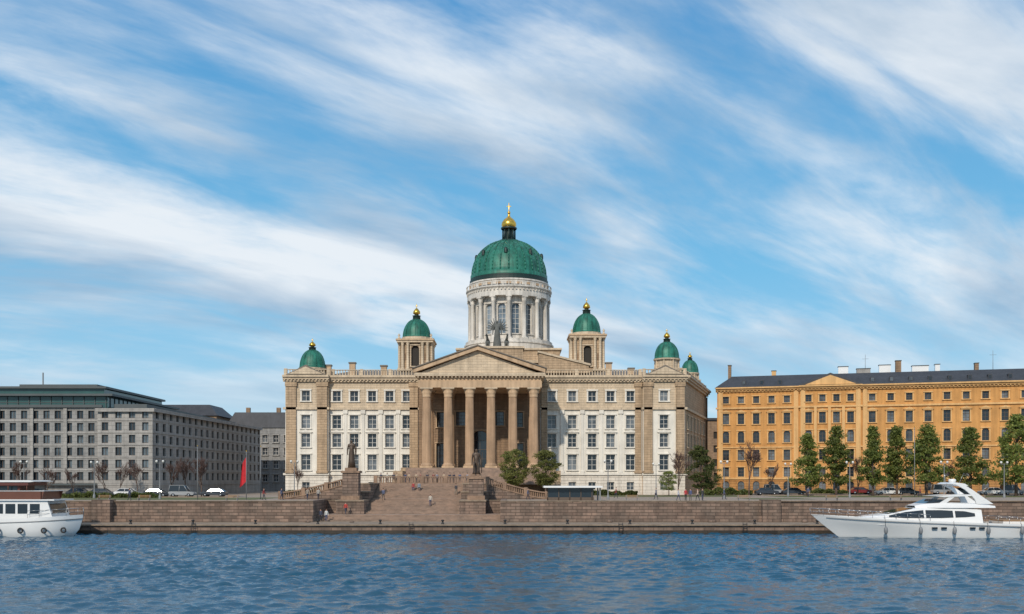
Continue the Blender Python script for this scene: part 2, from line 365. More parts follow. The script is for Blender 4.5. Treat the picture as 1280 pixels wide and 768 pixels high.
# ================================================================ figures
def skinfig(verts,edges,radii,name,sub=1):
    me=bpy.data.meshes.new(name); me.from_pydata(verts,edges,[]); o=bpy.data.objects.new(name,me); COL.objects.link(o)
    mod=o.modifiers.new('s','SKIN')
    for i,r in enumerate(radii):
        d=me.skin_vertices[0].data[i]; d.radius=(r,r) if not isinstance(r,tuple) else r
    me.skin_vertices[0].data[0].use_root=True
    sb=o.modifiers.new('u','SUBSURF'); sb.levels=sub; sb.render_levels=sub
    dg=bpy.context.evaluated_depsgraph_get(); dg.update()
    out=bpy.data.meshes.new_from_object(o.evaluated_get(dg)); out.name=name
    bpy.data.objects.remove(o)
    for p in out.polygons: p.use_smooth=True
    return out
def human(pose='stand'):
    v=[(0,0,.95),(0,0,1.15),(0,-.01,1.38),(0,0,1.50),(0,-.01,1.58),(0,-.015,1.70)]
    r=[(.145,.1),(.125,.09),(.15,.10),.05,.085,.075]
    e=[(0,1),(1,2),(2,3),(3,4),(4,5)]
    sw={'stand':(.05,-.05),'walk':(.28,-.28),'sit':(0,0)}[pose]
    for i,sg in enumerate((-1,1)):
        s=sw[i]; b=len(v)
        if pose=='sit':
            v+=[(sg*.1,-.02,.88),(sg*.12,-.42,.9),(sg*.12,-.46,.48),(sg*.12,-.62,.44)]
        else:
            v+=[(sg*.09,0,.88),(sg*.1,-s*.55-.02,.5),(sg*.1,-s*.9+.03,.09),(sg*.11,-s*.9-.14,.05)]
        r+=[.095,.06,.042,.04]; e+=[(0,b),(b,b+1),(b+1,b+2),(b+2,b+3)]
        b=len(v)
        v+=[(sg*.18,0,1.40),(sg*.235,.02+s*.3,1.12),(sg*.24,-.06+s*.6,.88),(sg*.24,-.09+s*.6,.78)]
        r+=[.06,.045,.034,.03]; e+=[(2,b),(b,b+1),(b+1,b+2),(b+2,b+3)]
    return skinfig(v,e,r,'body')
HB={p:human(p) for p in('stand','walk','sit')}
def person(x,y,z,yaw,pose,shirt,trous,label):
    e=empty('person',(0,0,0),label,'person','people on the quay')
    me=HB[pose].copy(); me.materials.clear()
    ms=M('shirt_cloth',shirt,bump=0,var=.1); mt=M('trouser_cloth',trous,bump=0,var=.1)
    for m in(ms,mt,m_skin,m_black): me.materials.append(m)
    for p in me.polygons:
        c=p.center
        if c.z>1.47: k=2
        elif abs(c.x)>.2 and c.z<.86 and pose!='sit': k=2
        elif c.z>.93 or abs(c.x)>.2: k=0
        elif c.z<.1 and pose!='sit': k=3
        else: k=1
        p.material_index=k
    obj('body',me,e)
    hb=MB(); hb.sphere((0,.015,1.70),.1,m_hair,10,7,(.95,1,.85)); obj('hair',hb,e)
    e.matrix_basis=Matrix.Translation((x,y,z-(.44 if pose=='sit' else .01)))@Matrix.Rotation(yaw,4,'Z')
    return e
def stepz(y):
    i=int((y-143.2)/.6) if y<151.6 else int((y-144.4)/.6)
    return 2.1+(min(24,i)+1)*(6.4-2.1)/25
person(-26.4,137.4,1.25,-.4,'stand',(.05,.06,.1),(.03,.03,.04),'person in dark coat standing on the quay')
person(-25.6,137.3,1.25,.5,'stand',(.6,.6,.58),(.06,.08,.16),'person in white shirt standing on the quay')
person(-23.6,141.3,2.1,.6,'walk',(.5,.05,.04),(.04,.05,.09),'person in red jacket walking on the granite steps')
person(-29.8,145,G,.6,'walk',(.35,.3,.25),(.04,.05,.09),'person in brown jacket walking above the quay wall')
for x,y,yw,ps,c,t,l in((-19.3,149,3.0,'walk',(.1,.12,.2),(.05,.05,.05),'person in blue jacket climbing the stairs'),
   (-12,146.2,.2,'walk',(.5,.46,.4),(.05,.06,.12),'person in cream jacket walking down the stairs'),
   (-15.4,155.2,0,'sit',(.35,.05,.05),(.05,.06,.12),'person in red top sitting on the stairs'),
   (-14.5,155.2,.2,'sit',(.2,.25,.3),(.04,.04,.05),'person in grey top sitting on the stairs'),
   (-8.6,152.9,2.8,'walk',(.05,.05,.06),(.2,.18,.15),'person in black coat climbing the stairs')):
    person(x,y+.2,stepz(y+.2),yw,ps,c,t,l)
pr_=random.Random(9)
for k in range(16):
    x=-21.2+k*.92+pr_.uniform(-.25,.25); c=pr_.choice([(.25,.1,.08),(.3,.3,.35),(.05,.05,.07),(.45,.35,.25),(.5,.1,.08),(.06,.07,.1),(.1,.12,.2),(.5,.48,.42)])
    person(x,pr_.uniform(160.6,162.6),6.4,pr_.uniform(-1,1),pr_.choice(['stand','walk']),c,(.05,.05,.07),'visitor standing behind the terrace balustrade')
for i,(px,c,t,pz,l) in enumerate([(848,(.55,.55,.6),(.05,.06,.12),'walk','person in pale jacket walking along the quay'),(857,(.45,.04,.05),(.03,.03,.03),'stand','person in red top standing on the quay'),
    (863,(.08,.1,.2),(.1,.09,.08),'stand','person in navy jacket standing in a group'),(872,(.6,.45,.35),(.04,.04,.05),'walk','person in beige coat walking on the quay'),(878,(.05,.05,.05),(.05,.06,.1),'stand','person in black coat standing on the quay')]):
    y=[139,139.6,140.2,139.2,141][i]; person((px-640)*y/F,y,G,[1.4,.3,-.8,-1.5,.5][i],pz,c,t,l)
for px,y in((162,142),(770,160),(905,150),(1010,170),(1150,172),(330,145),(352,147),(700,150),(820,150),(660,148),(398,146)):
    person((px-640)*y/F,y,G,random.choice([1.5,-1.5,.4]),'walk',random.choice([(.1,.12,.2),(.4,.38,.35),(.3,.05,.05)]),(.04,.04,.06),'pedestrian in casual clothes walking on the paving')
def pedestal_statue(x,y,z0,z1,hs,lab,w=1.15):
    e=empty('statue',(x,y,z0),lab,'statue')
    p=MB(); p.box(x-w-.2,x+w+.2,y-w-.2,y+w+.2,z0,z0+.6,m_bal); p.box(x-w,x+w,y-w,y+w,z0+.6,z1-.5,m_quay); p.box(x-w-.2,x+w+.2,y-w-.2,y+w+.2,z1-.5,z1-.2,m_bal); p.box(x-w+.3,x+w-.3,y-w+.3,y+w-.3,z1-.2,z1+.25,m_bal)
    obj('pedestal',p,e)
    me=HB['sit' if hs<0 else 'stand'].copy(); me.materials.clear(); me.materials.append(m_bronze)
    k=abs(hs)/1.75
    W=Matrix.Translation((x,y,z1+.25-(.3*k if hs<0 else 0)))@Matrix.Diagonal((k,k,k,1)); obj('figure',me,e,W=W)
    d=MB(W); d.lathe([(.0,1.42),(.17,1.38),(.14,1.1),(.17,.8),(.2,.4),(.24,.3 if hs<0 else .0),(.0,.3 if hs<0 else .0)],0,.05,m_bronze,14)
    d.tube((.28,-.1,.35),(.34,-.14,1.9 if hs>0 else 1.5),.02,.02,m_bronze,6)
    obj('cloak',d,e)
pedestal_statue(-23.4,145.2,4.1,8.5,4.2,'dark bronze standing figure on tall granite pedestal')
pedestal_statue(-5.2,145.2,4.1,7.6,-4.6,'dark bronze seated figure on tall granite pedestal',1.05)
# ================================================================ CATHEDRAL
C=empty('cathedral',(-5,222,G),'cream and white neoclassical cathedral with green copper domes','cathedral')
T0=frame(0,200); TP=frame(0,199)
zP,zF,zA,zC=8.3,21.15,26.6,27.9
LC=[-35.2,-31.7,-28.1,-24.6,-21.1]; RC=[8.0,12.1,16.1,19.8,23.8]
def bands(T,u0,u1,cols,mfl,mat_at,mpl):
    facade(C,T,'base_wall',u0,u1,G-.2,zP,[(c,4.95,1.5,1.6) for c in cols],mpl,None,depth=.45,rows=2)
    facade(C,T,'wall',u0,u1,zP,zF,[(c,17.3,1.75,2.7) for c in cols]+[(c,13.55,1.75,2.75) for c in cols]+[(c,8.95,1.85,3.15) for c in cols],mfl,m_whitep,depth=.5,hood=(13,14))
    facade(C,T,'attic_wall',u0,u1,zF,zA,[(c,22.75,1.6,2.1) for c in cols],mat_at,m_whitep,depth=.4,cols=2,rows=2,tw=.3)
bands(T0,-36.7,-18.6,LC,m_whitep,m_cream,m_white)
bands(T0,5.6,26.2,RC,m_whitep,m_cream,m_white)
bands(TP,-45.3,-36.7,[-41.2],m_whitep,m_cream,m_white)
bands(TP,26.2,34.6,[30.4],m_whitep,m_cream,m_white)
SA=math.atan2(36,11.3); SL=37.73
TS=frame(34.6,199,SA); SC=[4,9.5,15,20.5,26,31.5]
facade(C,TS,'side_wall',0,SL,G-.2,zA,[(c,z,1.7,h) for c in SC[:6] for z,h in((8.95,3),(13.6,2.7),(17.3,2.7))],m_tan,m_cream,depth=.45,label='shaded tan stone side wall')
b=MB()
for x in(-36.7,26.2): b.quad((x,199,G-.2),(x,200,G-.2),(x,200,zA),(x,199,zA),m_tan)
b.quad((-45.3,199,G-.2),(-45.3,245,G-.2),(-45.3,245,zA),(-45.3,199,zA),m_tan)
b.quad((-45.3,245,G-.2),(46.4,245,G-.2),(46.4,245,zA),(-45.3,245,zA),m_tan)
b.quad((46.4,236.2,G-.2),(46.4,245,G-.2),(46.4,245,zA),(46.4,236.2,zA),m_tan)
obj('rear_wall',b,C)
def pil(u,w,m,y=0,z0=zP,z1=zA,p=.4):
    b=MB(T0); b.box(u-w/2,u+w/2,y-p,y+.05,z0+.5,z1-.9,m); b.box(u-w/2-.15,u+w/2+.15,y-p-.15,y+.05,z0,z0+.5,m); b.box(u-w/2-.18,u+w/2+.18,y-p-.18,y+.05,z1-.9,z1-.1,m)
    obj('pilaster',b,C)
for u in(-37.9,-44.1): pil(u,2.0,m_tan,-1)
for u in(27.2,33.6): pil(u,1.7,m_tan,-1)
pil(-19.7,1.7,m_tan); pil(25.3,1.2,m_tan); pil(6.5,1.2,m_tan)
for cs in(LC,RC):
    for i in range(len(cs)-1): pil((cs[i]+cs[i+1])/2,.55,m_whitep,z1=zF,p=.16)
def bandobj(T,segs):
    b=MB(T)
    for u0,u1,y,z,h,p,m in segs: b.box(u0,u1,y-p,y+.05,z,z+h,m)
    return b
for u0,u1,y in((-45.7,-36.5,-1),(-36.495,-18.4,0),(5.4,26.0,0),(26.005,35,-1)):
    obj('string_course',bandobj(T0,[(u0,u1,y,zP-.35,.4,.3,m_whitep)]),C)
    obj('string_course',bandobj(T0,[(u0,u1,y,zF-.1,.45,.4,m_cream)]),C)
    b=bandobj(T0,[(u0,u1,y,zA,.451,.45,m_cream),(u0,u1,y,zA+.45,.401,.8,m_cream),(u0,u1,y,zA+.85,.448,1.1,m_cream)])
    n=int((u1-u0)/.7)
    for i in range(n):
        x=u0+(i+.5)*(u1-u0)/n; b.box(x-.14,x+.14,y-.78,y-.4,zA+.2,zA+.451,m_cream)
    obj('cornice',b,C)
obj('cornice',bandobj(TS,[(0,SL,0,zA,.451,.45,m_cream),(0,SL,0,zA+.45,.401,.8,m_cream),(0,SL,0,zA+.85,.448,1.1,m_cream)]),C)
obj('string_course',bandobj(TS,[(0,SL,0,zF-.1,.45,.4,m_cream)]),C)
for u0,u1,y in((-45.3,-36.7,-.8),(-36,-18.8,.3),(6.5,25.8,.3),(26.4,34.6,-.8)): b=MB(T0); balustrade(b,u0,u1,y,zC,1.25,m_cream); obj('roof_balustrade',b,C)
b=MB(TS); balustrade(b,.5,SL,.3,zC,1.25,m_cream); obj('roof_balustrade',b,C)
b=MB()
P=[(-45.3,199),(34.6,199),(46.2,236),(46.4,245),(-45.3,245)]
b.add([(x,y,zC-.02) for x,y in P],[(0,1,2,3,4)],m_roof)
I=[(-41,204,zC),(32,204,zC),(40,240,zC),(-41,240,zC),(-34,213,zC+2.4),(27,213,zC+2.4),(30,231,zC+2.4),(-34,231,zC+2.4)]
b.add(I,[(0,1,5,4),(1,2,6,5),(2,3,7,6),(3,0,4,7),(4,5,6,7)],m_roof)
obj('roof',b,C)
for x,y,h in((-33,206,3.1),(-26.5,206,2.5),(11,208,2.8),(20,206,3.1),(25,209,2.3),(-38,206,2.6)):
    b=MB(); b.box(x-.6,x+.6,y-.5,y+.5,zC,zC+h,m_tanp); b.box(x-.75,x+.75,y-.65,y+.65,zC+h,zC+h+.3,m_roof); obj('chimney',b,C)
for u0,u1,zz in((-45,-37,zC+.0),(26.5,34.5,zC+.0)):
    b=MB(TP); b.prism([(u0,zz),(u1,zz),((u0+u1)/2,zz+2.0)],-1.15,1.5,m_roof); b.prism([(u0+.6,zz+.15),(u1-.6,zz+.15),((u0+u1)/2,zz+1.6)],-1.3,-1.1,m_cream)
    obj('small_pediment',b,C)
base=MB()
base.box(-20.5,8,183.4,199.6,G-.1,9.24,m_tan)
for i in range(16):
    z1=6.4+(i+1)*(9.2-6.4)/16; y=178.2+i*5.2/16; base.box(-19.5,7,y,183.6,z1-.4,z1,m_step)
base.box(-21.2,-19.5,177.5,183.4,G,8.6,m_tan);base.box(7,8.7,177.5,183.4,G,8.6,m_tan)
obj('portico_terrace',base,C)
TB=frame(0,198.6)
dops=[(-6.4,9.3,3.4,7.5,True),(-14,9.3,2.2,5,False),(1.2,9.3,2.2,5,False),(-14,17.5,2,3,False),(-10.2,17.8,2,2.8,False),(-2.6,17.8,2,2.8,False),(1.2,17.5,2,3,False)]
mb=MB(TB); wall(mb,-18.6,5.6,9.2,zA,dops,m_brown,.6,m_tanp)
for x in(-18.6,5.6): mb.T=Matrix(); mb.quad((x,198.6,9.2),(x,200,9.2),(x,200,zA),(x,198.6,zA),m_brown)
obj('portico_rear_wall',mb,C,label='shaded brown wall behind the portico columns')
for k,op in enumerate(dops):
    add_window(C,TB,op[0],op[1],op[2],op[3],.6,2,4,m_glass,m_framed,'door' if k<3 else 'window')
CX=[-16,-11.96,-7.95,-3.92,.15,4.05]
cm=MB(); r=.86; H=24.2-9.24
cm.box(-1.15,1.15,-1.15,1.15,0,.35,m_tanp)
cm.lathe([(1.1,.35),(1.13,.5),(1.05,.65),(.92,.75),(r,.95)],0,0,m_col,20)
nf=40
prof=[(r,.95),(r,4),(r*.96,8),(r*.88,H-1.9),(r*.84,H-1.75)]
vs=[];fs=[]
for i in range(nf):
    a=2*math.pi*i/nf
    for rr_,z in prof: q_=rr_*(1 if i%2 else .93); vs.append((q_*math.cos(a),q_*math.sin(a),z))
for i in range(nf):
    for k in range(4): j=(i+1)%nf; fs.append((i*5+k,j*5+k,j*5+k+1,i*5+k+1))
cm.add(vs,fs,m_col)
cm.lathe([(r*.84,H-1.75),(r*.98,H-1.7),(r*.9,H-1.6),(r*.95,H-1.1),(r*1.15,H-.7),(r*1.1,H-.65),(r*1.4,H-.25)],0,0,m_tanp,20)
cm.box(-1.2,1.2,-1.2,1.2,H-.25,H,m_cream)
cme=cm.mesh('column')
PE=bpy.data.objects.new('portico',None); place(PE,C,Matrix.Translation((-6,190,9.24)))
for x in CX: obj('column',cme,PE,W=Matrix.Translation((x,186.6,9.24)))
for x in(CX[0],CX[-1],CX[1],CX[4]): obj('column',cme,PE,W=Matrix.Translation((x,192.6,9.24)))
b=MB()
b.box(-17.5,5.55,185.4,199.9,24.2,25.4,m_tanp);b.box(-17.35,5.4,185.55,199.9,25.4,26.3,m_tanp);b.box(-18.1,6.15,184.8,199.9,26.3,26.9,m_cream)
for i in range(34): x=-17.6+i*.7; b.box(x,x+.3,184.95,185.55,26.02,26.301,m_cream)
obj('entablature',b,PE)
b=MB(); ax=-6.4
b.prism([(-17.4,26.9),(5.0,26.9),(ax,31.1)],185.7,200,m_cream)
def rake(x0,z0,x1,z1,t,y0,y1,m): b.prism([(x0,z0),(x1,z1),(x1,z1+t),(x0,z0+t)],y0,y1,m)
rake(-18.3,26.9,ax,31.15,.75,184.75,201,m_tanp);rake(6.2,26.9,ax,31.15,.75,184.75,201,m_tanp)
rake(-18.6,27.6,ax,31.9,.2,184.5,214,m_roof);rake(6.5,27.6,ax,31.9,.2,184.5,214,m_roof)
obj('pediment',b,PE)
b=MB(); b.box(-7.5,2.2,199,204,29,33.3,m_tan); b.box(-7.8,2.5,198.7,204.3,33.3,33.7,m_cream); obj('statue_plinth',b,C)
e=bpy.data.objects.new('roof_sculpture',None); place(e,C,Matrix.Translation((-3,201,33.7)))
me=HB['stand'].copy(); me.materials.clear(); me.materials.append(m_statue); obj('winged_figure',me,e,W=Matrix.Translation((-3,201.2,33.6))@Matrix.Diagonal((3.6,3.6,3.3,1)))
b=MB()
b.lathe([(0,38.3),(.55,38),(.5,36.8),(.8,34.6),(.9,33.7)],-3,201.3,m_statue,14)
for sg in(-1,1):
    for k in range(6):
        a=R(75-k*17); b.tube((-3+sg*.3,201.6,37.6),(-3+sg*(.3+1.9*math.cos(a)),201.9,37.6+2.2*math.sin(a)),.22,.05,m_statue,6)
    b.sphere((-3+sg*1.9,200.9,34.7),.7,m_statue,10,7,(.7,1.3,1.0)); b.tube((-3+sg*1.9,200.3,35.1),(-3+sg*2.1,199.7,36.1),.3,.2,m_statue,8); b.sphere((-3+sg*2.1,199.4,36.1),.28,m_statue,8,6,(.7,1.4,.8))
    for q_ in(-.3,.3): b.tube((-3+sg*1.9+q_,200.4,34.6),(-3+sg*1.9+q_,200.2,33.6),.16,.1,m_statue,6)
obj('wings_and_horses',b,e)
b=MB()
b.box(-15.5,14.5,210,240,zC,31.6,m_tan); b.box(-16.1,15.1,209.4,240.6,31.6,32.2,m_cream)
b.box(-11.7,10.3,214,236,32.2,34.9,m_tan); b.box(-12.1,10.7,213.6,236.4,34.9,35.3,m_cream)
b.prism([(5.5,29),(15.8,29),(15.8,30.6),(5.5,33.2)],205,209.4,m_tan); b.prism([(5.3,33.2),(16.2,30.5),(16.2,30.9),(5.3,33.6)],204.7,209.4,m_cream)
b.prism([(-15.8,29),(-8,29),(-8,32.5),(-15.8,30.6)],205,209.4,m_tan)
obj('dome_podium',b,C)
dx,dy=-.7,225; NB=16; Rd=7.8
DR=MB()
DR.lathe([(9.9,35.2),(9.9,36.8),(10.1,36.8),(10.1,37.1),(9.8,37.1),(9.8,37.7),(7.6,37.7)],dx,dy,m_drum,64,False)
wd=[]
for i in range(NB):
    a=2*math.pi*(i+.5)/NB-math.pi/2; half=Rd*math.tan(math.pi/NB)
    T=Matrix.Translation((dx,dy,0))@Matrix.Rotation(a+math.pi/2,4,'Z')@Matrix.Translation((0,-Rd,0))
    DR.T=T
    wall(DR,-half,half,37.7,47.2,[(0,39.0,1.75,6.6,True)],m_drum,.5,m_drum,tw=.15); wd.append(T)
DR.T=Matrix()
DR.lathe([(7.8,47.1),(9.4,47.1),(9.4,48.0),(9.25,48.0),(9.25,48.6),(9.45,48.8),(9.7,49.0),(9.7,49.25),(8.8,49.3)],dx,dy,m_drum,64,False)
DR.lathe([(8.8,49.25),(8.8,50.5),(9.0,50.6),(9.0,50.9),(8.4,51.0)],dx,dy,m_drum,64,False)
for i in range(72):
    a=2*math.pi*i/72; DR.T=Matrix.Translation((dx,dy,0))@Matrix.Rotation(a,4,'Z'); DR.box(9.2,9.55,-.14,.14,48.35,48.65,m_drum)
    if i%3==0: DR.box(8.75,8.9,-.5,.5,49.7,50.3,m_tanp)
for i in range(48):
    a=2*math.pi*i/48; DR.T=Matrix.Translation((dx,dy,0))@Matrix.Rotation(a,4,'Z'); DR.box(9.47,9.6,-.1,.1,49.25,50.0,m_drum); DR.box(9.45,9.62,-.65,.65,50.0,50.12,m_drum)
drum=obj('dome_drum',DR,C,label='pale stone colonnaded drum under main dome')
w_=MB(); draw_window(w_,1.75,6.6,2,6,m_glassb,m_frame); wme=w_.mesh('window')
for T in wd: obj('window',wme,drum,W=T@Matrix.Translation((0,.5,39.0)))
cd=MB(); cd.box(-.6,.6,-.6,.6,0,.3,m_drum)
cd.lathe([(.58,.3),(.58,.5),(.47,.65),(.47,4),(.41,8.2),(.55,8.35),(.46,8.5),(.64,9.1)],0,0,m_drum,14); cd.box(-.66,.66,-.66,.66,9.1,9.4,m_drum)
cdm=cd.mesh('column')
for i in range(NB):
    a=2*math.pi*i/NB-math.pi/2
    obj('column',cdm,drum,W=Matrix.Translation((dx+8.75*math.cos(a),dy+8.75*math.sin(a),37.7))@Matrix.Rotation(a,4,'Z'))
def dome_part(cx,cy,z0,r,h,parent,nrib,fin,seg=48,big=False):
    b=MB(); pr=[(r*1.04,z0),(r*1.04,z0+r*.1),(r,z0+r*.12)]
    for k in range(1,15):
        t=k/15*math.pi/2; pr.append((r*math.cos(t)**.92,z0+r*.12+(h-r*.12)*math.sin(t)))
    pr.append((.02,z0+h)); b.lathe(pr,cx,cy,m_copper,seg)
    for i in range(nrib):
        a=2*math.pi*i/nrib; prev=None
        for k in range(0,14):
            t=k/15*math.pi/2; rr_=r*math.cos(t)**.92+.02; p=(cx+rr_*math.cos(a),cy+rr_*math.sin(a),z0+r*.12+(h-r*.12)*math.sin(t))
            if prev: b.tube(prev,p,r*.02,r*.02,m_copper,5)
            prev=p
    d=obj('dome',b,parent,label='ribbed green copper dome')
    f=MB()
    z=z0+h-.1*r; hh=fin-z
    if big:
        f.lathe([(2.3,z),(2.3,z+.9),(1.7,z+1.0)],cx,cy,m_copperd,20)
        for i in range(8):
            a=2*math.pi*i/8; f.tube((cx+1.35*math.cos(a),cy+1.35*math.sin(a),z+.9),(cx+1.35*math.cos(a),cy+1.35*math.sin(a),z+3.6),.2,.17,m_copperd,8)
        f.lathe([(.8,z+.9),(.8,z+3.6)],cx,cy,m_copperd,12)
        f.lathe([(1.75,z+3.5),(1.85,z+3.8),(1.5,z+3.95)],cx,cy,m_copperd,20)
        g0=z+3.95
        f.lathe([(1.5,g0),(1.7,g0+.5),(1.6,g0+1.1),(1.1,g0+1.8),(.5,g0+2.25),(.25,g0+2.6),(.3,g0+2.9),(.12,g0+3.1),(.08,fin-.2)],cx,cy,m_gold,20)
        f.box(cx-.5,cx+.5,cy-.06,cy+.06,fin-.9,fin-.72,m_gold); f.box(cx-.08,cx+.08,cy-.063,cy+.063,fin-1.3,fin,m_gold)
        f.sphere((cx,cy,g0+3.35),.35,m_gold)
    else:
        f.lathe([(r*.3,z),(r*.27,z+hh*.25),(r*.33,z+hh*.27),(r*.12,z+hh*.33)],cx,cy,m_copperd,14)
        f.lathe([(r*.12,z+hh*.33),(r*.27,z+hh*.42),(r*.24,z+hh*.55),(r*.1,z+hh*.7),(.06,z+hh*.75),(.05,fin)],cx,cy,m_gold,14)
        f.box(cx-.25,cx+.25,cy-.04,cy+.04,fin-hh*.15,fin-hh*.11,m_gold)
    obj('finial',f,d,label='gilded finial')
DM=bpy.data.objects.new('main_dome',None); place(DM,C,Matrix.Translation((dx,dy,52)))
b=MB(); b.lathe([(8.5,50.9),(8.85,51.0),(8.85,51.6),(8.65,51.7),(8.65,52.3),(8.5,52.4)],dx,dy,m_copperd,64,False); obj('dome_ring',b,DM)
dome_part(dx,dy,52.0,8.35,8.9,DM,28,69.6,64,big=True)
for i in range(8):
    a=R(-95+45*i); b=MB(Matrix.Translation((dx,dy,0))@Matrix.Rotation(a,4,'Z'))
    b.lathe([(.0,58.0),(.3,57.85),(.42,57.4),(.42,56.7)],7.35,0,m_copperd,8); obj('dormer',b,DM)
def tower(cx,cy,zb,zt,apex,fin,w=3.1):
    t=MB()
    for k in range(4):
        t.T=Matrix.Translation((cx,cy,0))@Matrix.Rotation(k*math.pi/2,4,'Z')@Matrix.Translation((0,-w,0))
        wall(t,-w,w,zb,zt,[(0,zb+3.3,1.7,4.4,True)],m_tan,.5,m_cream,tw=.2)
        for sx in(-1,1):
            for ux in(w-.45,1.55):
                t.lathe([(.42,zb+2.6),(.42,zb+2.9),(.3,zb+3.0),(.27,zt-.8),(.42,zt-.45),(.42,zt-.3)],sx*ux,-.32,m_cream,10)
                t.box(sx*ux-.5,sx*ux+.5,-.8,.05,zb+2.2,zb+2.6,m_cream)
            t.box(sx*2.3-.32,sx*2.3+.32,-.06,.02,zb+4.6,zb+6,m_brown) if w>2.8 else None
        t.box(-w-.3,w+.298,-.35,.05,zb+1.2,zb+1.6,m_cream)
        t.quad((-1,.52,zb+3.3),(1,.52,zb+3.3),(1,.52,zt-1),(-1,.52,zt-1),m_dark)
    t.T=Matrix()
    t.box(cx-w-.75,cx+w+.75,cy-w-.75,cy+w+.75,zt-.3,zt+.1,m_cream); t.box(cx-w-.95,cx+w+.95,cy-w-.95,cy+w+.95,zt+.1,zt+.45,m_tanp)
    t.lathe([(3.2,zt+.45),(3.2,zt+1.1),(2.9,zt+1.15)],cx,cy,m_cream,16,False)
    for sx in(-1,1):
        for sy in(-1,1): t.lathe([(.3,zt+.45),(.3,zt+.75),(.1,zt+.85),(.28,zt+1.2),(.05,zt+1.6)],cx+sx*(w+.3),cy+sy*(w+.3),m_cream,8)
    o=obj('bell_tower',t,C,label='square tan stone bell tower with green dome')
    dome_part(cx,cy,zt+.9,2.95,apex-zt-.9,o,16,fin,32)
tower(-20.6,215,27.9,36.5,41.7,45.0)
tower(16.1,215,27.9,37.5,42.9,46.3)
def cup(cx,cy,zb,zd,r,apex,fin):
    t=MB(); t.box(cx-r*1.05,cx+r*1.05,cy-r*1.05,cy+r*1.05,zb,zb+(zd-zb)*.5,m_tan); t.box(cx-r*1.12,cx+r*1.12,cy-r*1.12,cy+r*1.12,zb+(zd-zb)*.5,zb+(zd-zb)*.5+.2,m_cream)
    t.lathe([(r*.95,zb+(zd-zb)*.5),(r*.95,zd-.35),(r*1.12,zd-.3),(r*1.12,zd)],cx,cy,m_cream,16,False)
    for i in range(8):
        a=2*math.pi*(i+.5)/8; t.lathe([(.2,zb+(zd-zb)*.55),(.17,zd-.35)],cx+r*math.cos(a),cy+r*math.sin(a),m_cream,8)
    o=obj('corner_turret',t,C,label='round stone turret with small green dome'); dome_part(cx,cy,zd,r,apex-zd,o,12,fin,28)
cup(-41.1,205,27.5,29.9,2.6,33.8,36.1)
cup(32.2,207,27.5,32.1,2.5,35.7,38.4)
cup(40.4,226,27.5,31.2,1.9,34.2,36)
# ================================================================ GREY BUILDINGS
A=empty('office_building',(-92,200,G),'grey stone office block with green glass top storey','building')
TA=frame(-132,182); LA=132-75
cols=[LA-1.9-i*2.05 for i in range(27)]
rz=[6.9+i*2.25 for i in range(6)]
facade(A,TA,'wall',0,LA,G-.2,20.2,[(c,z,1.15,1.5) for c in cols[:15] for z in rz]+[(c,z,1.15,1.5) for c in cols[15:] for z in rz],m_grey,None,depth=.4,rows=1,mf=m_framed,mg=m_glassd)
for i in range(8): b=MB(TA); u=LA-.45-i*6.15; b.box(u-.3,u+.3,-.25,.05,6.3,20.2,m_greyl); obj('pilaster',b,A)
for z in rz: obj('string_course',bandobj(TA,[(0,LA,0,z-.45,.25,.1,m_greyl)]),A)
obj('cornice',bandobj(TA,[(-.3,LA+.2,0,20.2,.5,.5,m_greyd)]),A); obj('canopy',bandobj(TA,[(0,LA,0,6.0,.3,.9,m_greyd)]),A)
b=MB(); b.box(-132,-75.002,186.5,230,G-.2,20.3,m_grey); obj('rear_wall',b,A)
b=MB(); b.box(-75.05,-75,182,187,G,20.3,m_grey); obj('side_wall',b,A)
b=MB(); b.box(-132,-75.6,182.5,186.6,20.28,20.32,m_greyd)
b.box(-131,-75.5,186,221,20.3,22.6,m_gglass); b.box(-132,-74.2,184.8,222.5,22.6,23.0,m_greyd)
b.box(-130,-77,188,219,23.0,24.2,m_gglass); b.box(-130.5,-76.4,187.3,219.5,24.2,24.6,m_greyd)
for i in range(26): b.box(-75.9-i*2.05,-75.78-i*2.05,185.85,186,20.3,22.6,m_greyd)
for i in range(16): b.box(-75.5,-75.38,187+i*2.1,187.12+i*2.1,20.3,22.6,m_greyd)
b.box(-131,-75.4,185.9,186,21.4,21.5,m_greyd)
b.box(-95,-80,192,205,24.6,25.4,m_greyd); b.box(-92,-91.8,195,195.2,25,28,m_pole)
obj('glass_storey',b,A,label='dark framed green glass top storey')
B=empty('office_building',(-68,214,G),'pale grey stone corner office block with flat roof','building')
TBf=frame(-74.9,180); LB=9.9
facade(B,TBf,'wall',0,LB,G-.2,19.3,[(c,z,1.15,1.5) for c in(1.3,3.75,6.2,8.6) for z in rz[:6]],m_greyl,None,depth=.4,rows=1,mf=m_framed,mg=m_glassd)
TBs=frame(-65,180,math.atan2(67,2.5)); LBs=67
facade(B,TBs,'side_wall',0,LBs,G-.2,19.3,[(2.2+i*3.35,z,1.4,1.5) for i in range(20) for z in rz],m_greyl,None,depth=.35,rows=1,mf=m_framed,mg=m_glassd)
for T_,L_ in((TBf,LB),(TBs,LBs)):
    obj('cornice',bandobj(T_,[(-.3 if T_ is TBf else 0,L_+(.5 if T_ is TBf else 0),0,19.3,.6,.6,m_greyl)]),B)
    for z in[6.4]+rz[1:]: obj('string_course',bandobj(T_,[(0,L_,0,z-.42,.17,.1,m_greyl)]),B)
b=MB(); b.add([(-74.9,180,19.6),(-65,180,19.6),(-62.5,247,19.6),(-74.9,247,19.6),(-74.9,247,G),(-62.5,247,G),(-74.9,180,G)],[(0,1,2,3),(3,2,5,4),(0,3,4,6)],m_grey)
b.box(-73.5,-67.5,184,243,19.6,21.0,m_greyd)
obj('roof',b,B)
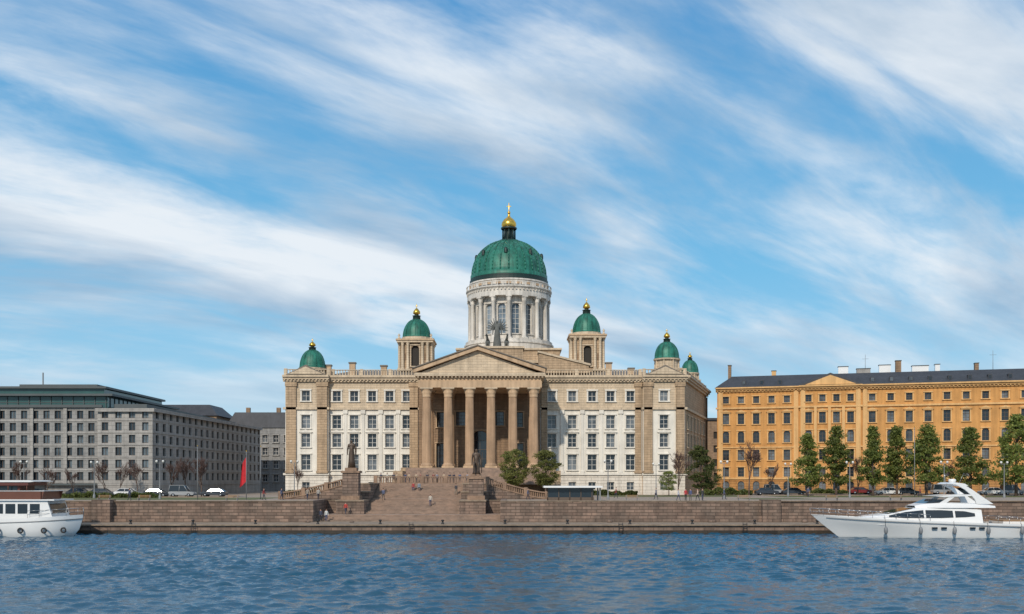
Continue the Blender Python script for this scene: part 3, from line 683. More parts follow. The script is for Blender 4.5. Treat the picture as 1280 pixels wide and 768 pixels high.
B2=empty('townhouse',(-65,262,G),'grey townhouse with dark mansard roof','building')
T2=frame(-74,258)
facade(B2,T2,'wall',0,17,G-.2,20.5,[(1.6+i*2.8,z,1.3,1.9) for i in range(6) for z in(6.5,10,13.4,16.7)],m_grey,m_greyl,depth=.3,rows=2)
b=MB(); hip(b,-74.3,-56.7,257.7,275,20.5,24.6,2,m_slate); obj('roof',b,B2)
for x in(-70,-62): b=MB(); b.box(x,x+1,262,263,24,26,m_brown); obj('chimney',b,B2)
b=MB(); b.box(-74,-57,258.7,275,G,20.45,m_grey); obj('rear_wall',b,B2)
B3=empty('townhouse',(-80,262,G),'dark roofed block behind the offices','building')
b=MB(); b.box(-98,-76,256,272,G,23.5,m_brown); obj('wall',b,B3)
b=MB(); hip(b,-98.5,-75.5,255.5,272.5,23.5,26.5,3,m_slate); obj('roof',b,B3)
B4=empty('townhouse',(50,300,G),'distant brown townhouse seen through the gap','building')
b=MB(frame(0,290)); wall(b,35,85,G,24,[(37+i*3.2,z,1.4,2) for i in range(15) for z in(7,11,15,19)],m_brown,.3); obj('wall',b,B4)
b=MB(); b.box(35,85,290.4,300,G,24.3,m_dark); b.box(34.5,85.5,289.6,300.5,24.3,25,m_slate); obj('roof',b,B4)
# ================================================================ OCHRE BUILDING
O=empty('apartment_building',(80,228,G),'long ochre neoclassical building with dark slate roof','building')
yaw=math.atan2(-18,62.5); TO=frame(47.6,231,yaw); LO=88
lc=[2.0,5.4,8.8,12.2,15.6]; cc=[20.3,23.3,26.3,29.3]; rc=[33.9+i*3.85 for i in range(14)]
rows=[(24.6,1.6,1.35,0),(19.8,2.5,1.45,0),(15.5,2.7,1.45,1),(11.5,2.4,1.45,0),(7.7,2.2,1.4,0)]
def och(u0,u1,cols,y,m1):
    facade(O,TO,'base_wall',u0,u1,G-.2,7.3,[(c,4.6,1.5,2.1,True) for c in cols],m_orb,None,depth=.4,mf=m_framed,rows=2,y=y,wname='ground_floor_window')
    ops=[(c,z,w,h,bool(ar)) for c in cols for z,h,w,ar in rows]
    facade(O,TO,'wall',u0,u1,7.3,27.2,ops,m1,m_ort,depth=.45,mf=m_framed,rows=3,y=y,tw=.24,hood=(19,21))
och(0,18.4,lc,0,m_or);och(18.4,31.6,cc,-.8,m_or);och(31.6,LO,rc,0,m_or)
for u0,u1,y in((-.3,18.39,0),(18.2,31.8,-.8),(31.61,LO,0)):
    for z,h,p in((7.1,.4,.3),(14.3,.3,.25),(23.3,.4,.35)): obj('string_course',bandobj(TO,[(u0,u1,y,z,h,p,m_ort)]),O)
    b=bandobj(TO,[(u0,u1,y,27.2,.401,.35,m_ort),(u0,u1,y,27.6,.351,.8,m_ort),(u0,u1,y,27.95,.3,1.2,m_ort)])
    n=int((u1-u0)/.8)
    for i in range(n): x=u0+(i+.5)*(u1-u0)/n; b.box(x-.13,x+.13,y-.7,y-.3,27.35,27.601,m_ort)
    obj('cornice',b,O)
b=MB(TO)
for x in(18.4,31.6): b.quad((x,-.8,G),(x,0,G),(x,0,27.2),(x,-.8,27.2),m_or)
b.quad((0,19.5,G),(0,0,G),(0,0,28.1),(0,19.5,28.1),m_or); b.quad((LO,0,G),(LO,19.5,G),(LO,19.5,28.1),(LO,0,28.1),m_or); b.quad((LO,19.5,G),(0,19.5,G),(0,19.5,28.1),(LO,19.5,28.1),m_or)
obj('side_wall',b,O)
b=MB(TO); b.prism([(18,28.25),(32,28.25),(25,31)],-1.2,4,m_slate); b.prism([(19.5,28.4),(30.5,28.4),(25,30.5)],-1.35,-1.1,m_ort); obj('pediment',b,O)
for u in(.8,17.6,19.1,30.9,32.4): b=MB(TO); b.box(u-.5,u+.5,-.3-(.8 if 18.4<u<31.6 else 0),.05,7.5,27.2,m_ort); obj('pilaster',b,O)
for c in cc[:-1]: b=MB(TO); b.box(c+1.2,c+1.8,-1.2,-.7,14.6,23.3,m_ort); obj('pilaster',b,O)
b=MB(TO); b.add([(-.5,-1,28.2),(LO,-1,28.2),(LO,20,28.2),(-.5,20,28.2),(3,5.5,31.4),(LO-3,5.5,31.4),(LO-3,14,31.4),(3,14,31.4)],[(0,1,5,4),(1,2,6,5),(2,3,7,6),(3,0,4,7),(4,5,6,7)],m_slate)
obj('roof',b,O)
for u in range(6,84,4):
    if 17<u<33: continue
    b=MB(TO); b.box(u-.4,u+.4,.6,3,28.9,29.9,m_slate); b.box(u-.3,u+.3,.57,.6,29.0,29.75,m_glass); obj('dormer',b,O)
for u,y,w,h,m in((12,9,1,1.6,m_ort),(27,8,2.2,2.0,m_hull),(31,7,3,1.3,m_greyl),(36,9,2.5,2.2,m_hull),(39.5,8,1.2,3,m_brown),(43,8,3.5,1.7,m_hull),(48,9,1,2.0,m_hull),(56,7,.8,1.8,m_brown),(70,9,1,2,m_ort),(2,7,.7,3,m_brown)):
    b=MB(TO); b.box(u,u+w,y,y+1.6,31,31.2+h,m); b.box(u-.1,u+w+.1,y-.1,y+1.7,31.2+h,31.35+h,m_greyd); obj('chimney',b,O)
for u in(60,33): b=MB(TO); b.tube((u,9,31),(u,9,36),.06,.04,m_pole); b.tube((u-.7,9,35),(u+.7,9,35),.03,.03,m_pole,5); obj('antenna',b,O)
for (mb,root,name) in WSTUFF.values(): obj(name,mb,root,kind='stuff')
# ================================================================ TREES
def branches(mb,h,tr,seed,spread):
    rd=random.Random(seed)
    def rec(p,d,l,r,dep):
        q=p+d*l; mb.tube(p,q,r,r*.7,m_bark if dep<3 else m_twig,6 if dep<2 else 3)
        if dep>=6: return
        for k in range(3 if dep<5 else 2):
            nd=(d+Vector((rd.uniform(-1,1),rd.uniform(-1,1),rd.uniform(-.15,.55)))*spread).normalized()
            rec(q if k==0 else p+d*l*rd.uniform(.5,1),nd,l*rd.uniform(.62,.85),max(r*.58,.028),dep+1)
    rec(Vector((0,0,-.1)),Vector((rd.uniform(-.04,.04),rd.uniform(-.04,.04),1)).normalized(),h*.26,tr,0)
def make_tree(h,w,seed,mat,shape='oval',clear=.22,leaves=80,nclump=95):
    rng=np.random.RandomState(seed)
    if shape=='round': nclump=120; leaves=85
    t=MB()
    t.tube((0,0,-.2),(0,0,h*clear),.2,.16,m_bark,8); t.tube((0,0,h*clear),(.1,0,h*.85),.16,.04,m_bark,7)
    cl=[]
    for i in range(nclump):
        s=rng.rand()**1.0; z=clear*h*.85+s*(h-clear*h*.85)*.97
        if shape=='cone': rr_=w/2*(1-s)**.8*min(1,s*5+.5)
        elif shape=='round': rr_=w/2*math.sqrt(max(.02,1-(2*s-1)**2))*.95
        else: rr_=w/2*math.sin(math.pi*min(1,(s*.88+.1)))**.55
        a=rng.rand()*6.28; q=rr_*rng.rand()**.4*(.72+.5*rng.rand())
        if shape=='round': q=rr_*rng.rand()**.4*(.85+.25*rng.rand())
        cl.append((q*math.cos(a),q*math.sin(a),z,(.35+.45*rng.rand())*(w/5)**.5))
    for c in cl[::3]:
        z0=max(h*clear*.9,c[2]-.9-.25*math.hypot(c[0],c[1])*1.5); t.tube((.05,0,min(z0,h*.8)),(c[0],c[1],c[2]),.06,.02,m_bark,5)
    V=[]
    for c in cl:
        n=int(leaves*(.5+.9*rng.rand())); d=rng.normal(size=(n,3)); d/=np.linalg.norm(d,axis=1)[:,None]
        p=d*(rng.rand(n,1)**.45)*c[3]*np.array([1.3,1.3,.7])+np.array(c[:3])
        a=rng.normal(size=(n,3)); a/=np.linalg.norm(a,axis=1)[:,None]; b_=np.cross(a,rng.normal(size=(n,3))); b_/=np.linalg.norm(b_,axis=1)[:,None]
        s=(.08+.11*rng.rand(n,1))
        V.append(np.stack([p-a*s,p+b_*s*.7,p+a*s,p-b_*s*.7],1))
    V=np.concatenate(V); nq=len(V); me=bpy.data.meshes.new('crown'); me.from_pydata(V.reshape(-1,3).tolist(),[],np.arange(nq*4).reshape(nq,4).tolist()); me.materials.append(mat); me.update()
    return t.mesh('trunk'),me
TV={}
def tree(px,y,h,w,shape,mat,seed,lab,grp,clear=.2,z=G):
    key=(shape,mat.name,seed,clear)
    if key not in TV: TV[key]=make_tree(10,10*w/h,seed,mat,shape,clear)
    tm,cmesh=TV[key]
    e=empty('tree',((px-640)*y/F,y,z),lab,'tree',grp)
    k=h/10; rot=Matrix.Rotation(random.random()*6.28,4,'Z'); W=Matrix.Translation(((px-640)*y/F,y,z))@rot@Matrix.Diagonal((k*random.uniform(.93,1.07),k*random.uniform(.93,1.07),k,1))
    obj('trunk',tm,e,W=W); obj('crown',cmesh,e,W=W)
gr='young green trees along the street'
for px,h,w,sd,sh,y in((1009,11.8,6.4,1,'cone',186),(1045,13.4,6.8,2,'cone',187),(1091,13.1,6.0,3,'cone',185),(1121,13.0,6.6,6,'cone',188),(1158,13.4,8.4,4,'cone',184),(1213,12.8,8.0,5,'cone',185),(1270,15,10.5,7,'cone',182),(1335,13,8,2,'cone',184)):
    tree(px,y,h,w,sh,m_leaf,sd,'slender green tree with fresh leaves on the promenade lawn',gr,.2)
tree(643,170,8.0,5.4,'round',m_leafd,11,'round olive green tree in front of the cathedral wall','trees beside the cathedral',.32)
tree(682,169,7.9,5.4,'round',m_leafd,12,'round olive green tree in front of the cathedral wall','trees beside the cathedral',.32)
tree(876,192,9.8,5.0,'oval',m_leafk,13,'green leafy tree by the cathedral corner','trees beside the cathedral',.18)
tree(889,196,6,4.6,'oval',m_leafk,14,'low dark green tree by the cathedral corner','trees beside the cathedral',.15)
tree(836,186,4.6,3.6,'oval',m_leaf,11,'small light green tree by the cathedral','trees beside the cathedral',.25)
BT=[]
for s in range(3):
    b=MB(); branches(b,10,.17,20+s,.62); BT.append(b.mesh('trunk'))
for i,(px,y,h) in enumerate(((936,188,12),(848,180,10),(214,172,9),(232,176,8),(252,174,8.5),(131,170,8.5),(172,172,7.5),(22,166,7.5),(60,168,7),(150,176,7),(505,190,6),(962,190,8),(1190,191,8),(-20,168,8),(92,172,6.5),(372,185,6.5),(1072,190,9))):
    e=empty('bare_tree',((px-640)*y/F,y,G),'leafless tree with fine brown twigs on the paving','tree','bare street trees')
    k=h/10; obj('trunk',BT[i%3],e,W=Matrix.Translation(((px-640)*y/F,y,G))@Matrix.Rotation(i*1.3,4,'Z')@Matrix.Diagonal((k*.85,k*.85,k*.95,1)))
def hedge(x0,x1,y,h):
    rng=np.random.RandomState(int(abs(x0)*10)); n=int((x1-x0)*300); xx=x0+(x1-x0)*rng.rand(n)
    p=np.stack([xx,y+rng.rand(n)*1.4,G+h*rng.rand(n)**.7*(.7+.3*np.sin(xx*1.7)*np.sin(xx*.9+1))],1)
    a=rng.normal(size=(n,3))*.11; b_=rng.normal(size=(n,3))*.09
    V=np.stack([p-a,p+b_,p+a,p-b_],1); me=bpy.data.meshes.new('hedge'); me.from_pydata(V.reshape(-1,3).tolist(),[],np.arange(n*4).reshape(n,4).tolist()); me.materials.append(m_leafk)
    obj('hedge',me,label='low dark green hedge along the building base',category='hedge')
hedge(-44,-37,192,1.3);hedge(12,24,190,1.1);hedge(36,46,190,1.6);hedge(62,80,206,1.2);hedge(-74,-58,163,1.0)
# ================================================================ CARS
def car_proto(col,label,van=False):
    mp=M('car_paint',col,rough=.25,var=.03,bump=0,spec=.7)
    e=empty('parked_car',(0,0,0),label,'car','parked cars')
    hh=1.45 if not van else 2.0
    body=[(-2.15,.35),(-2.2,.6),(-2.1,.82),(-1.3,.93),(1.75,.97),(2.1,.9),(2.18,.6),(2.12,.32)]
    b=MB(); n=len(body)
    vs=[];ws=[.84,.86,.84,.82,.82,.82,.86,.84]
    for sg in(-1,1):
        for (x,z),w in zip(body,ws): vs.append((x,sg*w,z))
    b.add(vs,[tuple(range(n)),tuple(range(2*n-1,n-1,-1))]+[(i,(i+1)%n,n+(i+1)%n,n+i)[::-1] for i in range(n)],mp)
    cab=[(-1.2,.92),(-.45,hh-.02),(1.1 if not van else 1.9,hh),(1.85 if not van else 2.1,.95)]
    gl=MB()
    P=[(x,(-.8 if z<1 else -.64),z) for x,z in cab]+[(x,(.8 if z<1 else .64),z) for x,z in cab]
    gl.add(P,[(0,1,2,3)[::-1],(4,5,6,7),(0,4,5,1),(1,5,6,2),(2,6,7,3)],m_bglass)
    obj('window',gl,e)
    b.box(-.5,1.15 if not van else 1.9,-.66,.66,hh-.03,hh+.03,mp)
    for sg in(-1,1): b.tube((.3,sg*.81,.9),(.25,sg*.655,hh),.04,.04,mp,5)
    for x0,x1 in((-1.22,-.47),(1.83 if not van else 2.1,1.12 if not van else 1.9)):
        for sg in(-1,1): b.tube((x0,sg*.8,.93),(x1,sg*.65,hh),.045,.045,mp,5)
    obj('body',b,e)
    for x in(-1.35,1.3):
        for sg in(-1,1):
            w=MB(); w.tube((0,-.1,0),(0,.1,0),.32,.32,m_black,16); w.tube((0,-.112,0),(0,.112,0),.18,.18,m_steel,12); obj('wheel',w,e,W=Matrix.Translation((x,sg*.78,.32)))
    for sg in(-1,1):
        l=MB(); l.box(-.03,.03,-.16,.16,-.07,.07,m_lamp); obj('headlight',l,e,W=Matrix.Translation((-2.18,sg*.6,.66)))
    return e
protos=[car_proto((.03,.035,.045),'dark blue parked car at the kerb'),car_proto((.7,.7,.7),'white parked car at the kerb'),car_proto((.3,.31,.32),'silver parked van at the kerb',True),car_proto((.2,.03,.03),'red parked car at the kerb')]
spots=[(958,189.5,0),(992,189.6,0),(968,202.5,2),(1108,189.5,1),(1133,189.7,0),(1075,202.5,3),(1178,202.6,2),(1238,189.3,1),(1265,189.6,2),(1200,189.5,0),(128,170,0),(160,170.2,1),(196,169.8,0),(228,170,2),(100,175,0),(268,172,0),(12,170,1),(46,170.1,0)]
used=set()
for px,y,k in spots:
    W=Matrix.Translation(((px-640)*y/F,y,G+.006))@Matrix.Rotation(random.choice([0,math.pi])+random.uniform(-.03,.03),4,'Z')
    if k not in used: protos[k].matrix_basis=W; used.add(k)
    else: clone(protos[k],W)
# ================================================================ STREET FURNITURE
lp=empty('street_lamp',(0,0,0),'grey street lamp post with pale globes','street lamp','street lamps along the quay')
b=MB(); b.lathe([(.2,0),(.2,.5),(.09,.7),(.07,3),(.05,5.6)],0,0,m_pole,10); b.tube((-.5,0,5.5),(.5,0,5.5),.035,.035,m_pole,6); obj('post',b,lp)
for sx in(-.5,.5):
    b=MB(); b.sphere((sx,0,5.78),.19,m_lamp,12,8); b.lathe([(.1,5.48),(.12,5.6)],sx,0,m_pole,8); obj('lamp_shade',b,lp)
first=True
for px,y in((200,152),(368,153),(118,160),(760,150),(905,155),(1062,160),(1180,158),(1255,162),(30,156),(820,176),(985,176)):
    W=Matrix.Translation(((px-640)*y/F,y,G))
    if first: lp.matrix_basis=W; first=False
    else: clone(lp,W)
for px,y,h,fl in((308,146,7.2,1),(247,148,8,0),(326,150,8.0,0),(1143,170,12,0)):
    x=(px-640)*y/F
    e=empty('flagpole',(x,y,G),'slim flagpole with drooping red flag' if fl else 'slim bare pale flagpole','flagpole')
    b=MB(); b.tube((x,y,G),(x,y,G+h),.07,.04,m_pole,8); b.sphere((x,y,G+h),.09,m_gold); obj('pole',b,e)
    if fl:
        vs=[];fs=[];nu,nv=10,14
        for i in range(nu+1):
            for j in range(nv+1):
                u=i/nu;v=j/nv; vs.append((x-.02-u*(.55+.35*v),y+.14*math.sin(u*9+v*2)*u,G+h-.9-v*3.6-u*.9))
        for i in range(nu):
            for j in range(nv): a=i*(nv+1)+j; fs.append((a,a+1,a+nv+2,a+nv+1))
        b=MB(); b.add(vs,fs,m_flag,True); obj('flag',b,e)
sh=empty('kiosk',(8.5,141,G),'dark glazed quayside pavilion with flat white roof','kiosk')
b=MB(); b.box(4.4,12.6,138.4,143.4,5.9,6.15,m_hull); obj('roof',b,sh)
b=MB(); b.box(5.0,11.4,139.4,143,G-.02,5.9,m_bglass)
for i in range(5): b.box(4.95+i*1.55,5.05+i*1.55,139.3,139.42,G,5.9,m_framed)
b.box(4.9,11.5,139.3,139.4,G,G+.5,m_framed)
obj('wall',b,sh)
for y in(139,142.8): b=MB(); b.box(12.2,12.4,y,y+.2,G,5.9,m_pole); obj('post',b,sh)
bl=None
for i in range(22):
    x=-90+i*8.1
    if bl is None:
        b=MB(); b.lathe([(.2,0),(.2,.1),(.13,.16),(.12,.38),(.22,.42),(.2,.55),(0,.6)],0,0,m_black,12); bl=b.mesh('bollard')
    obj('bollard',bl,W=Matrix.Translation((x,129.2,1.25)),label='black iron mooring bollard on the quay edge',category='bollard',group='mooring bollards')
for x in(-41,-13,14,30):
    b=MB()
    for sx in(-.25,.25): b.tube((x+sx,128.2,-.4),(x+sx,128.2,1.5),.035,.035,m_black,6)
    for k in range(6): b.tube((x-.25,128.2,-.2+k*.3),(x+.25,128.2,-.2+k*.3),.025,.025,m_black,5)
    obj('quay_ladder',b,label='black iron ladder down the quay wall',category='ladder',group='quay ladders')
b=MB()
for k in range(4): b.box(-.9,.9,-.2+k*.12,-.11+k*.12,.43,.47,m_teak)
bs=b.mesh('seat')
for i,px in enumerate((130,180,290,790,930,1040,1120,1225)):
    y=139; x=(px-640)*y/F; e=empty('bench',(x,y,G),'wooden slatted bench on the promenade','bench','promenade benches')
    obj('seat',bs,e,W=Matrix.Translation((x,y,G)))
    b=MB(Matrix.Translation((x,y,G))); b.box(-.9,.9,.3,.34,.6,.68,m_teak);b.box(-.9,.9,.3,.34,.74,.82,m_teak); obj('backrest',b,e)
    for sx in(-.75,.75): b=MB(Matrix.Translation((x,y,G))); b.box(sx-.04,sx+.04,-.18,.29,0,.43,m_pole);b.box(sx-.04,sx+.04,.26,.3,.43,.82,m_pole); obj('leg',b,e)
# ================================================================ BOATS
def loft(mb,stations,m,cap=True,smooth=False):
    n=len(stations[0]); vs=[p for s_ in stations for p in s_]; fs=[]
    for i in range(len(stations)-1):
        for k in range(n-1): a=i*n+k; fs.append((a,a+1,a+n+1,a+n))
    mb.add(vs,fs,m,smooth)
    if cap: mb.add(stations[-1],[tuple(range(n))],m)
def yacht():
    bx=36.3;by=121.0
    Y=empty('motor_yacht',(bx+14,by,0),'white motor yacht with flybridge moored at the quay','yacht')
    W=Matrix.Translation((bx,by,0)); ks=.76
    WH=W@Matrix.Translation((-.7,0,2*(1-ks)-.1))@Matrix.Diagonal((1,1,ks,1))
    L=28.
    h=MB(W); sts=[]
    for i in range(22):
        t=i/21; x=t*L
        bd=3.1*min(1,(1-(1-min(1,t/.45))**2.1))**.9+.02
        zd=2.7-1.2*t+.5*(t-.5)**2
        xw=4.2*(1-t)**3; bw=max(.02,bd*(.35+.55*min(1,t/.5)))
        prof=[(x,-bd,zd),(x+xw*.08,-bd,zd-.28),(x+xw*.3,-(bd*.9*(.8+.2*min(1,t*2))),zd*.62),(x+xw*.75,-bw,.25),(x+xw,-bw*.75,-.5)]
        sts.append(prof+[(p[0],-p[1],p[2]) for p in prof[::-1]])
    loft(h,sts,m_hull,True,True); obj('hull',h,Y)
    d=MB(W); dk=[]
    for s_ in sts: dk.append([(s_[0][0],s_[0][1]+.04,s_[0][2]-.1),(s_[-1][0],s_[-1][1]-.04,s_[-1][2]-.1)])
    loft(d,dk,m_teak,False); obj('deck',d,Y)
    s2=MB(W); loft(s2,[[(s_[1][0],s_[1][1]-.03,s_[1][2]+.02),(s_[1][0],s_[1][1]-.03,s_[1][2]-.08)] for s_ in sts[1:]],m_pole,False); obj('rub_rail',s2,Y)
    def house(mb,pts,zb,m):
        st=[]
        for x,zt,wb,wt in pts: st.append([(x,-wb,zb),(x,-wt*.5-wb*.5,zb+(zt-zb)*.5),(x,-wt,zt-.12*(zt>zb+.3)),(x,-wt*.8,zt),(x,wt*.8,zt),(x,wt,zt-.12*(zt>zb+.3)),(x,wt*.5+wb*.5,zb+(zt-zb)*.5),(x,wb,zb)])
        loft(mb,st,m,True,False)
    b=MB(WH); house(b,[(4.6,2.35,.5,.3),(6.4,2.8,1.6,1.1),(8.4,3.15,2.3,1.6),(9.3,3.3,2.4,1.7),(12.6,4.25,2.6,1.9),(14.2,4.45,2.65,2.0),(18.5,4.4,2.65,2.0),(20.5,4.1,2.6,2.0)],1.6,m_hull)
    obj('deckhouse',b,Y)
    def wdt(x,z):
        t=min(1,max(0,(x-9.3)/3.3)); wb=2.4+.25*t; wt=1.7+.28*t; zt=3.3+t*1.0
        return wb+(wt-wb)*(z-1.6)/(zt-1.6)+.07
    for pts in([(9.5,2.85,3.12),(11.4,2.75,3.66),(13.5,2.72,3.95)],[(13.75,2.72,3.95),(15.6,2.72,3.95),(17.0,2.8,3.85)],[(17.25,2.8,3.83),(18.4,2.85,3.78),(19.6,3.0,3.45)]):
        for sg in(-1,1):
            w=MB(WH)
            for i in range(len(pts)-1):
                a,c=pts[i],pts[i+1]
                w.quad((a[0],sg*wdt(a[0],a[1]),a[1]),(c[0],sg*wdt(c[0],c[1]),c[1]),(c[0],sg*wdt(c[0],c[2]),c[2]),(a[0],sg*wdt(a[0],a[2]),a[2]),m_bglass)
            obj('window',w,Y,label='dark tinted cabin side window')
    w=MB(WH); w.quad((9.45,-1.55,3.39),(9.45,1.55,3.39),(12.45,1.7,4.25),(12.45,-1.7,4.25),m_bglass); obj('windscreen',w,Y)
    b=MB(WH); house(b,[(12.8,4.6,1.5,1.3),(13.9,5.0,2.0,1.8),(15.8,5.2,2.2,2.05),(19.5,5.05,2.25,2.1),(21.6,4.8,2.1,2.0),(22.2,4.6,2.0,1.9)],4.3,m_hull); obj('flybridge',b,Y)
    b=MB(WH); b.quad((13.8,-1.5,4.97),(13.8,1.5,4.97),(15.1,1.6,5.65),(15.1,-1.6,5.65),m_bglass)
    for sg in(-1,1): b.quad((13.8,sg*1.5,4.97),(15.1,sg*1.6,5.65),(16.2,sg*1.9,5.6),(15.7,sg*2.0,5.15),m_bglass)
    obj('flybridge_windscreen',b,Y)
    b=MB(WH)
    def sweep(pts,y0,y1):
        for i in range(len(pts)-1):
            (x0,z0,t0),(x1,z1,t1)=pts[i],pts[i+1]
            b.prism([(x0-t0,z0),(x0+t0,z0),(x1+t1,z1),(x1-t1,z1)],y0,y1,m_hull)
    for sg in(-1,1):
        sweep([(20.9,4.9,1.0),(20.4,5.6,.7),(19.7,6.4,.5),(18.9,7.2,.42),(18.1,7.8,.45),(17.5,8.1,.4)],sg*2.0-.12,sg*2.0+.12)
        b.prism([(15.4,5.0),(16.3,5.05),(17.4,6.1),(16.9,6.2)],sg*1.95-.07,sg*1.95+.07,m_hull)
    b.prism([(15.0,6.12),(17.5,6.4),(20.1,6.4),(20.2,6.2),(16,6.0)],-2.1,2.1,m_hull)
    b.prism([(16.9,8.05),(18.2,7.7),(18.9,7.75),(18.5,8.1),(17.4,8.3)],-2.1,2.1,m_hull)
    obj('radar_arch',b,Y)
    b=MB(WH); b.lathe([(0,8.85),(.4,8.8),(.45,8.6),(.4,8.4),(.3,8.2)],17.9,0,m_hull,16); b.tube((17.5,.9,8.2),(17.3,.9,9.9),.03,.02,m_steel,5); b.tube((18.3,-.9,8.0),(18.9,-.9,9.8),.03,.015,m_steel,5)
    obj('radar',b,Y)
    for sg in(0,-1):
        b=MB(W); prev=None
        for k in range(0,11):
            s_=sts[k]; p=s_[0] if sg==0 else s_[-1]; top=(p[0]-.1,p[1]*.97,p[2]+.75)
            b.tube((p[0],p[1]*.97,p[2]-.05),top,.022,.022,m_steel,5)
            if prev: b.tube(prev,top,.028,.028,m_steel,5); b.tube((prev[0],prev[1],prev[2]-.4),(top[0],top[1],top[2]-.4),.015,.015,m_steel,4)
            prev=top
        obj('bow_rail',b,Y)
    for sg in(-1,1):
        b=MB(W); prev=None
        for k in range(16,21):
            s_=sts[k]; p=(s_[0][0],sg*abs(s_[0][1])*.96,s_[0][2]); top=(p[0],p[1],p[2]+.75); b.tube(p,top,.022,.022,m_steel,5)
            if prev: b.tube(prev,top,.028,.028,m_steel,5)
            prev=top
        obj('stern_rail',b,Y)
    for x in(8,12.2,16.5,21,24.5):
        k=min(21,int(x/L*21)); s_=sts[k]
        b=MB(W); b.sphere((s_[0][0],s_[0][1]-.28,1.0),.24,m_pole,10,8,(1,1,2.0)); b.tube((s_[0][0],s_[0][1]-.2,1.4),(s_[0][0],s_[0][1],s_[0][2]+.1),.02,.02,m_black,4); obj('fender',b,Y)
    for x in(13.5,14.6,18,19.1): b=MB(W); b.box(x,x+.6,-3.13,-2.9,1.15,1.38,m_bglass); obj('porthole',b,Y)
    b=MB(W); b.box(22.5,26,-1.8,1.8,1.4,2.0,m_hull); b.box(22.6,25.9,-1.7,1.7,2.0,2.15,m_teak); obj('cockpit_seat',b,Y)
yacht()
def ferry():
    by=124.5; W=Matrix.Translation((-53.6,by,0))
    Fy=empty('ferry',(-65,by,0),'white harbour ferry with dark red upper deck and tyre fenders','ferry')
    h=MB(W); sts=[]; L=24
    for i in range(18):
        t=i/17; x=-t*L; bd=2.9*min(1,(1-(1-min(1,t/.22))**2.2))**.75+.05
        zd=2.1+.55*(1-t)**3
        p=[(x,-bd,zd),(x-.05,-bd,zd-.5),(x-.5*(1-t)**4,-bd*.96,.8),(x-1.2*(1-t)**4,-bd*.85,.0),(x-1.6*(1-t)**4,-bd*.7,-.5)]
        sts.append(p+[(q[0],-q[1],q[2]) for q in p[::-1]])
    loft(h,sts,m_hull,True,True); obj('hull',h,Fy)
    d=MB(W); loft(d,[[(s_[0][0],s_[0][1],s_[0][2]-.12),(s_[-1][0],s_[-1][1],s_[-1][2]-.12)] for s_ in sts],m_pole,False); obj('deck',d,Fy)
    d=MB(W); loft(d,[[(s_[1][0],s_[1][1]-.05,s_[1][2]+.06),(s_[1][0],s_[1][1]-.08,s_[1][2]),(s_[1][0],s_[1][1]-.05,s_[1][2]-.06)] for s_ in sts],m_pole,False); obj('rub_rail',d,Fy)
    b=MB(W); b.prism([(-24,1.9),(-2.6,1.9),(-3.4,4.45),(-24,4.45)],-2.45,2.45,m_hull); obj('cabin',b,Fy)
    for i in range(12):
        x=-4.9-i*1.5
        for sg in(-1,1): w=MB(W); w.box(x-.6,x+.6,sg*2.46-.02,sg*2.46+.02,2.85,4.05,m_bglass); obj('window',w,Fy)
    w=MB(W); w.quad((-2.86,-2.2,2.85),(-2.86,2.2,2.85),(-3.24,2.2,4.05),(-3.24,-2.2,4.05),m_bglass); obj('windscreen',w,Fy)
    b=MB(W); b.box(-24,-2.4,-2.75,2.75,4.45,4.6,m_hull)
    b.prism([(-24,4.6),(-4.0,4.6),(-3.7,5.6),(-24,5.6)],-2.6,-2.5,m_brownp); b.prism([(-24,4.6),(-4.0,4.6),(-3.7,5.6),(-24,5.6)],2.5,2.6,m_brownp); b.box(-4.1,-4.0,-2.6,2.6,4.6,5.6,m_brownp)
    b.box(-24,-3.65,-2.66,2.66,5.6,5.66,m_hull)
    obj('upper_deck',b,Fy)
    b=MB(W); b.prism([(-24,6.72),(-5.4,6.72),(-4.9,6.8),(-5.6,6.95),(-24,6.95)],-2.6,2.6,m_hull); b.box(-24,-5.7,-2.5,2.5,6.3,6.718,m_redp); obj('canopy',b,Fy)
    for i in range(8):
        for sg in(-1,1): b=MB(W); b.tube((-5.9-i*2.3,sg*2.4,5.6),(-5.9-i*2.3,sg*2.4,6.35),.06,.06,m_brownp,6); obj('canopy_post',b,Fy)
    b=MB(W); b.box(-22,-7.0,-1.9,1.9,4.6,6.29,m_redp); b.box(-21.7,-7.3,-1.93,1.93,5.7,6.2,m_bglass); obj('wheelhouse',b,Fy)
    for side in(0,-1):
        b=MB(W)
        for k in range(0,5):
            p=sts[k][side]; b.tube((p[0],p[1]*.94,p[2]-.1),(p[0],p[1]*.94,p[2]+.85),.025,.025,m_steel,5)
            p2=sts[min(k+1,4)][side]; b.tube((p[0],p[1]*.94,p[2]+.85),(p2[0],p2[1]*.94,p2[2]+.85),.03,.03,m_steel,5); b.tube((p[0],p[1]*.94,p[2]+.4),(p2[0],p2[1]*.94,p2[2]+.4),.02,.02,m_steel,5)
        obj('rail',b,Fy)
    for x in(-1.6,-3.6,-6.4,-9.2,-12,-15):
        t=-x/L; bd=2.9*min(1,(1-(1-min(1,t/.22))**2.2))**.75+.05
        b=MB(W@Matrix.Translation((x,-bd-.1,.8))@Matrix.Rotation(R(90),4,'X'))
        b.lathe([(.28+.1*math.cos(a),.1*math.sin(a)) for a in [k*math.pi/4 for k in range(9)]],0,0,m_black,16); obj('tyre_fender',b,Fy)
ferry()
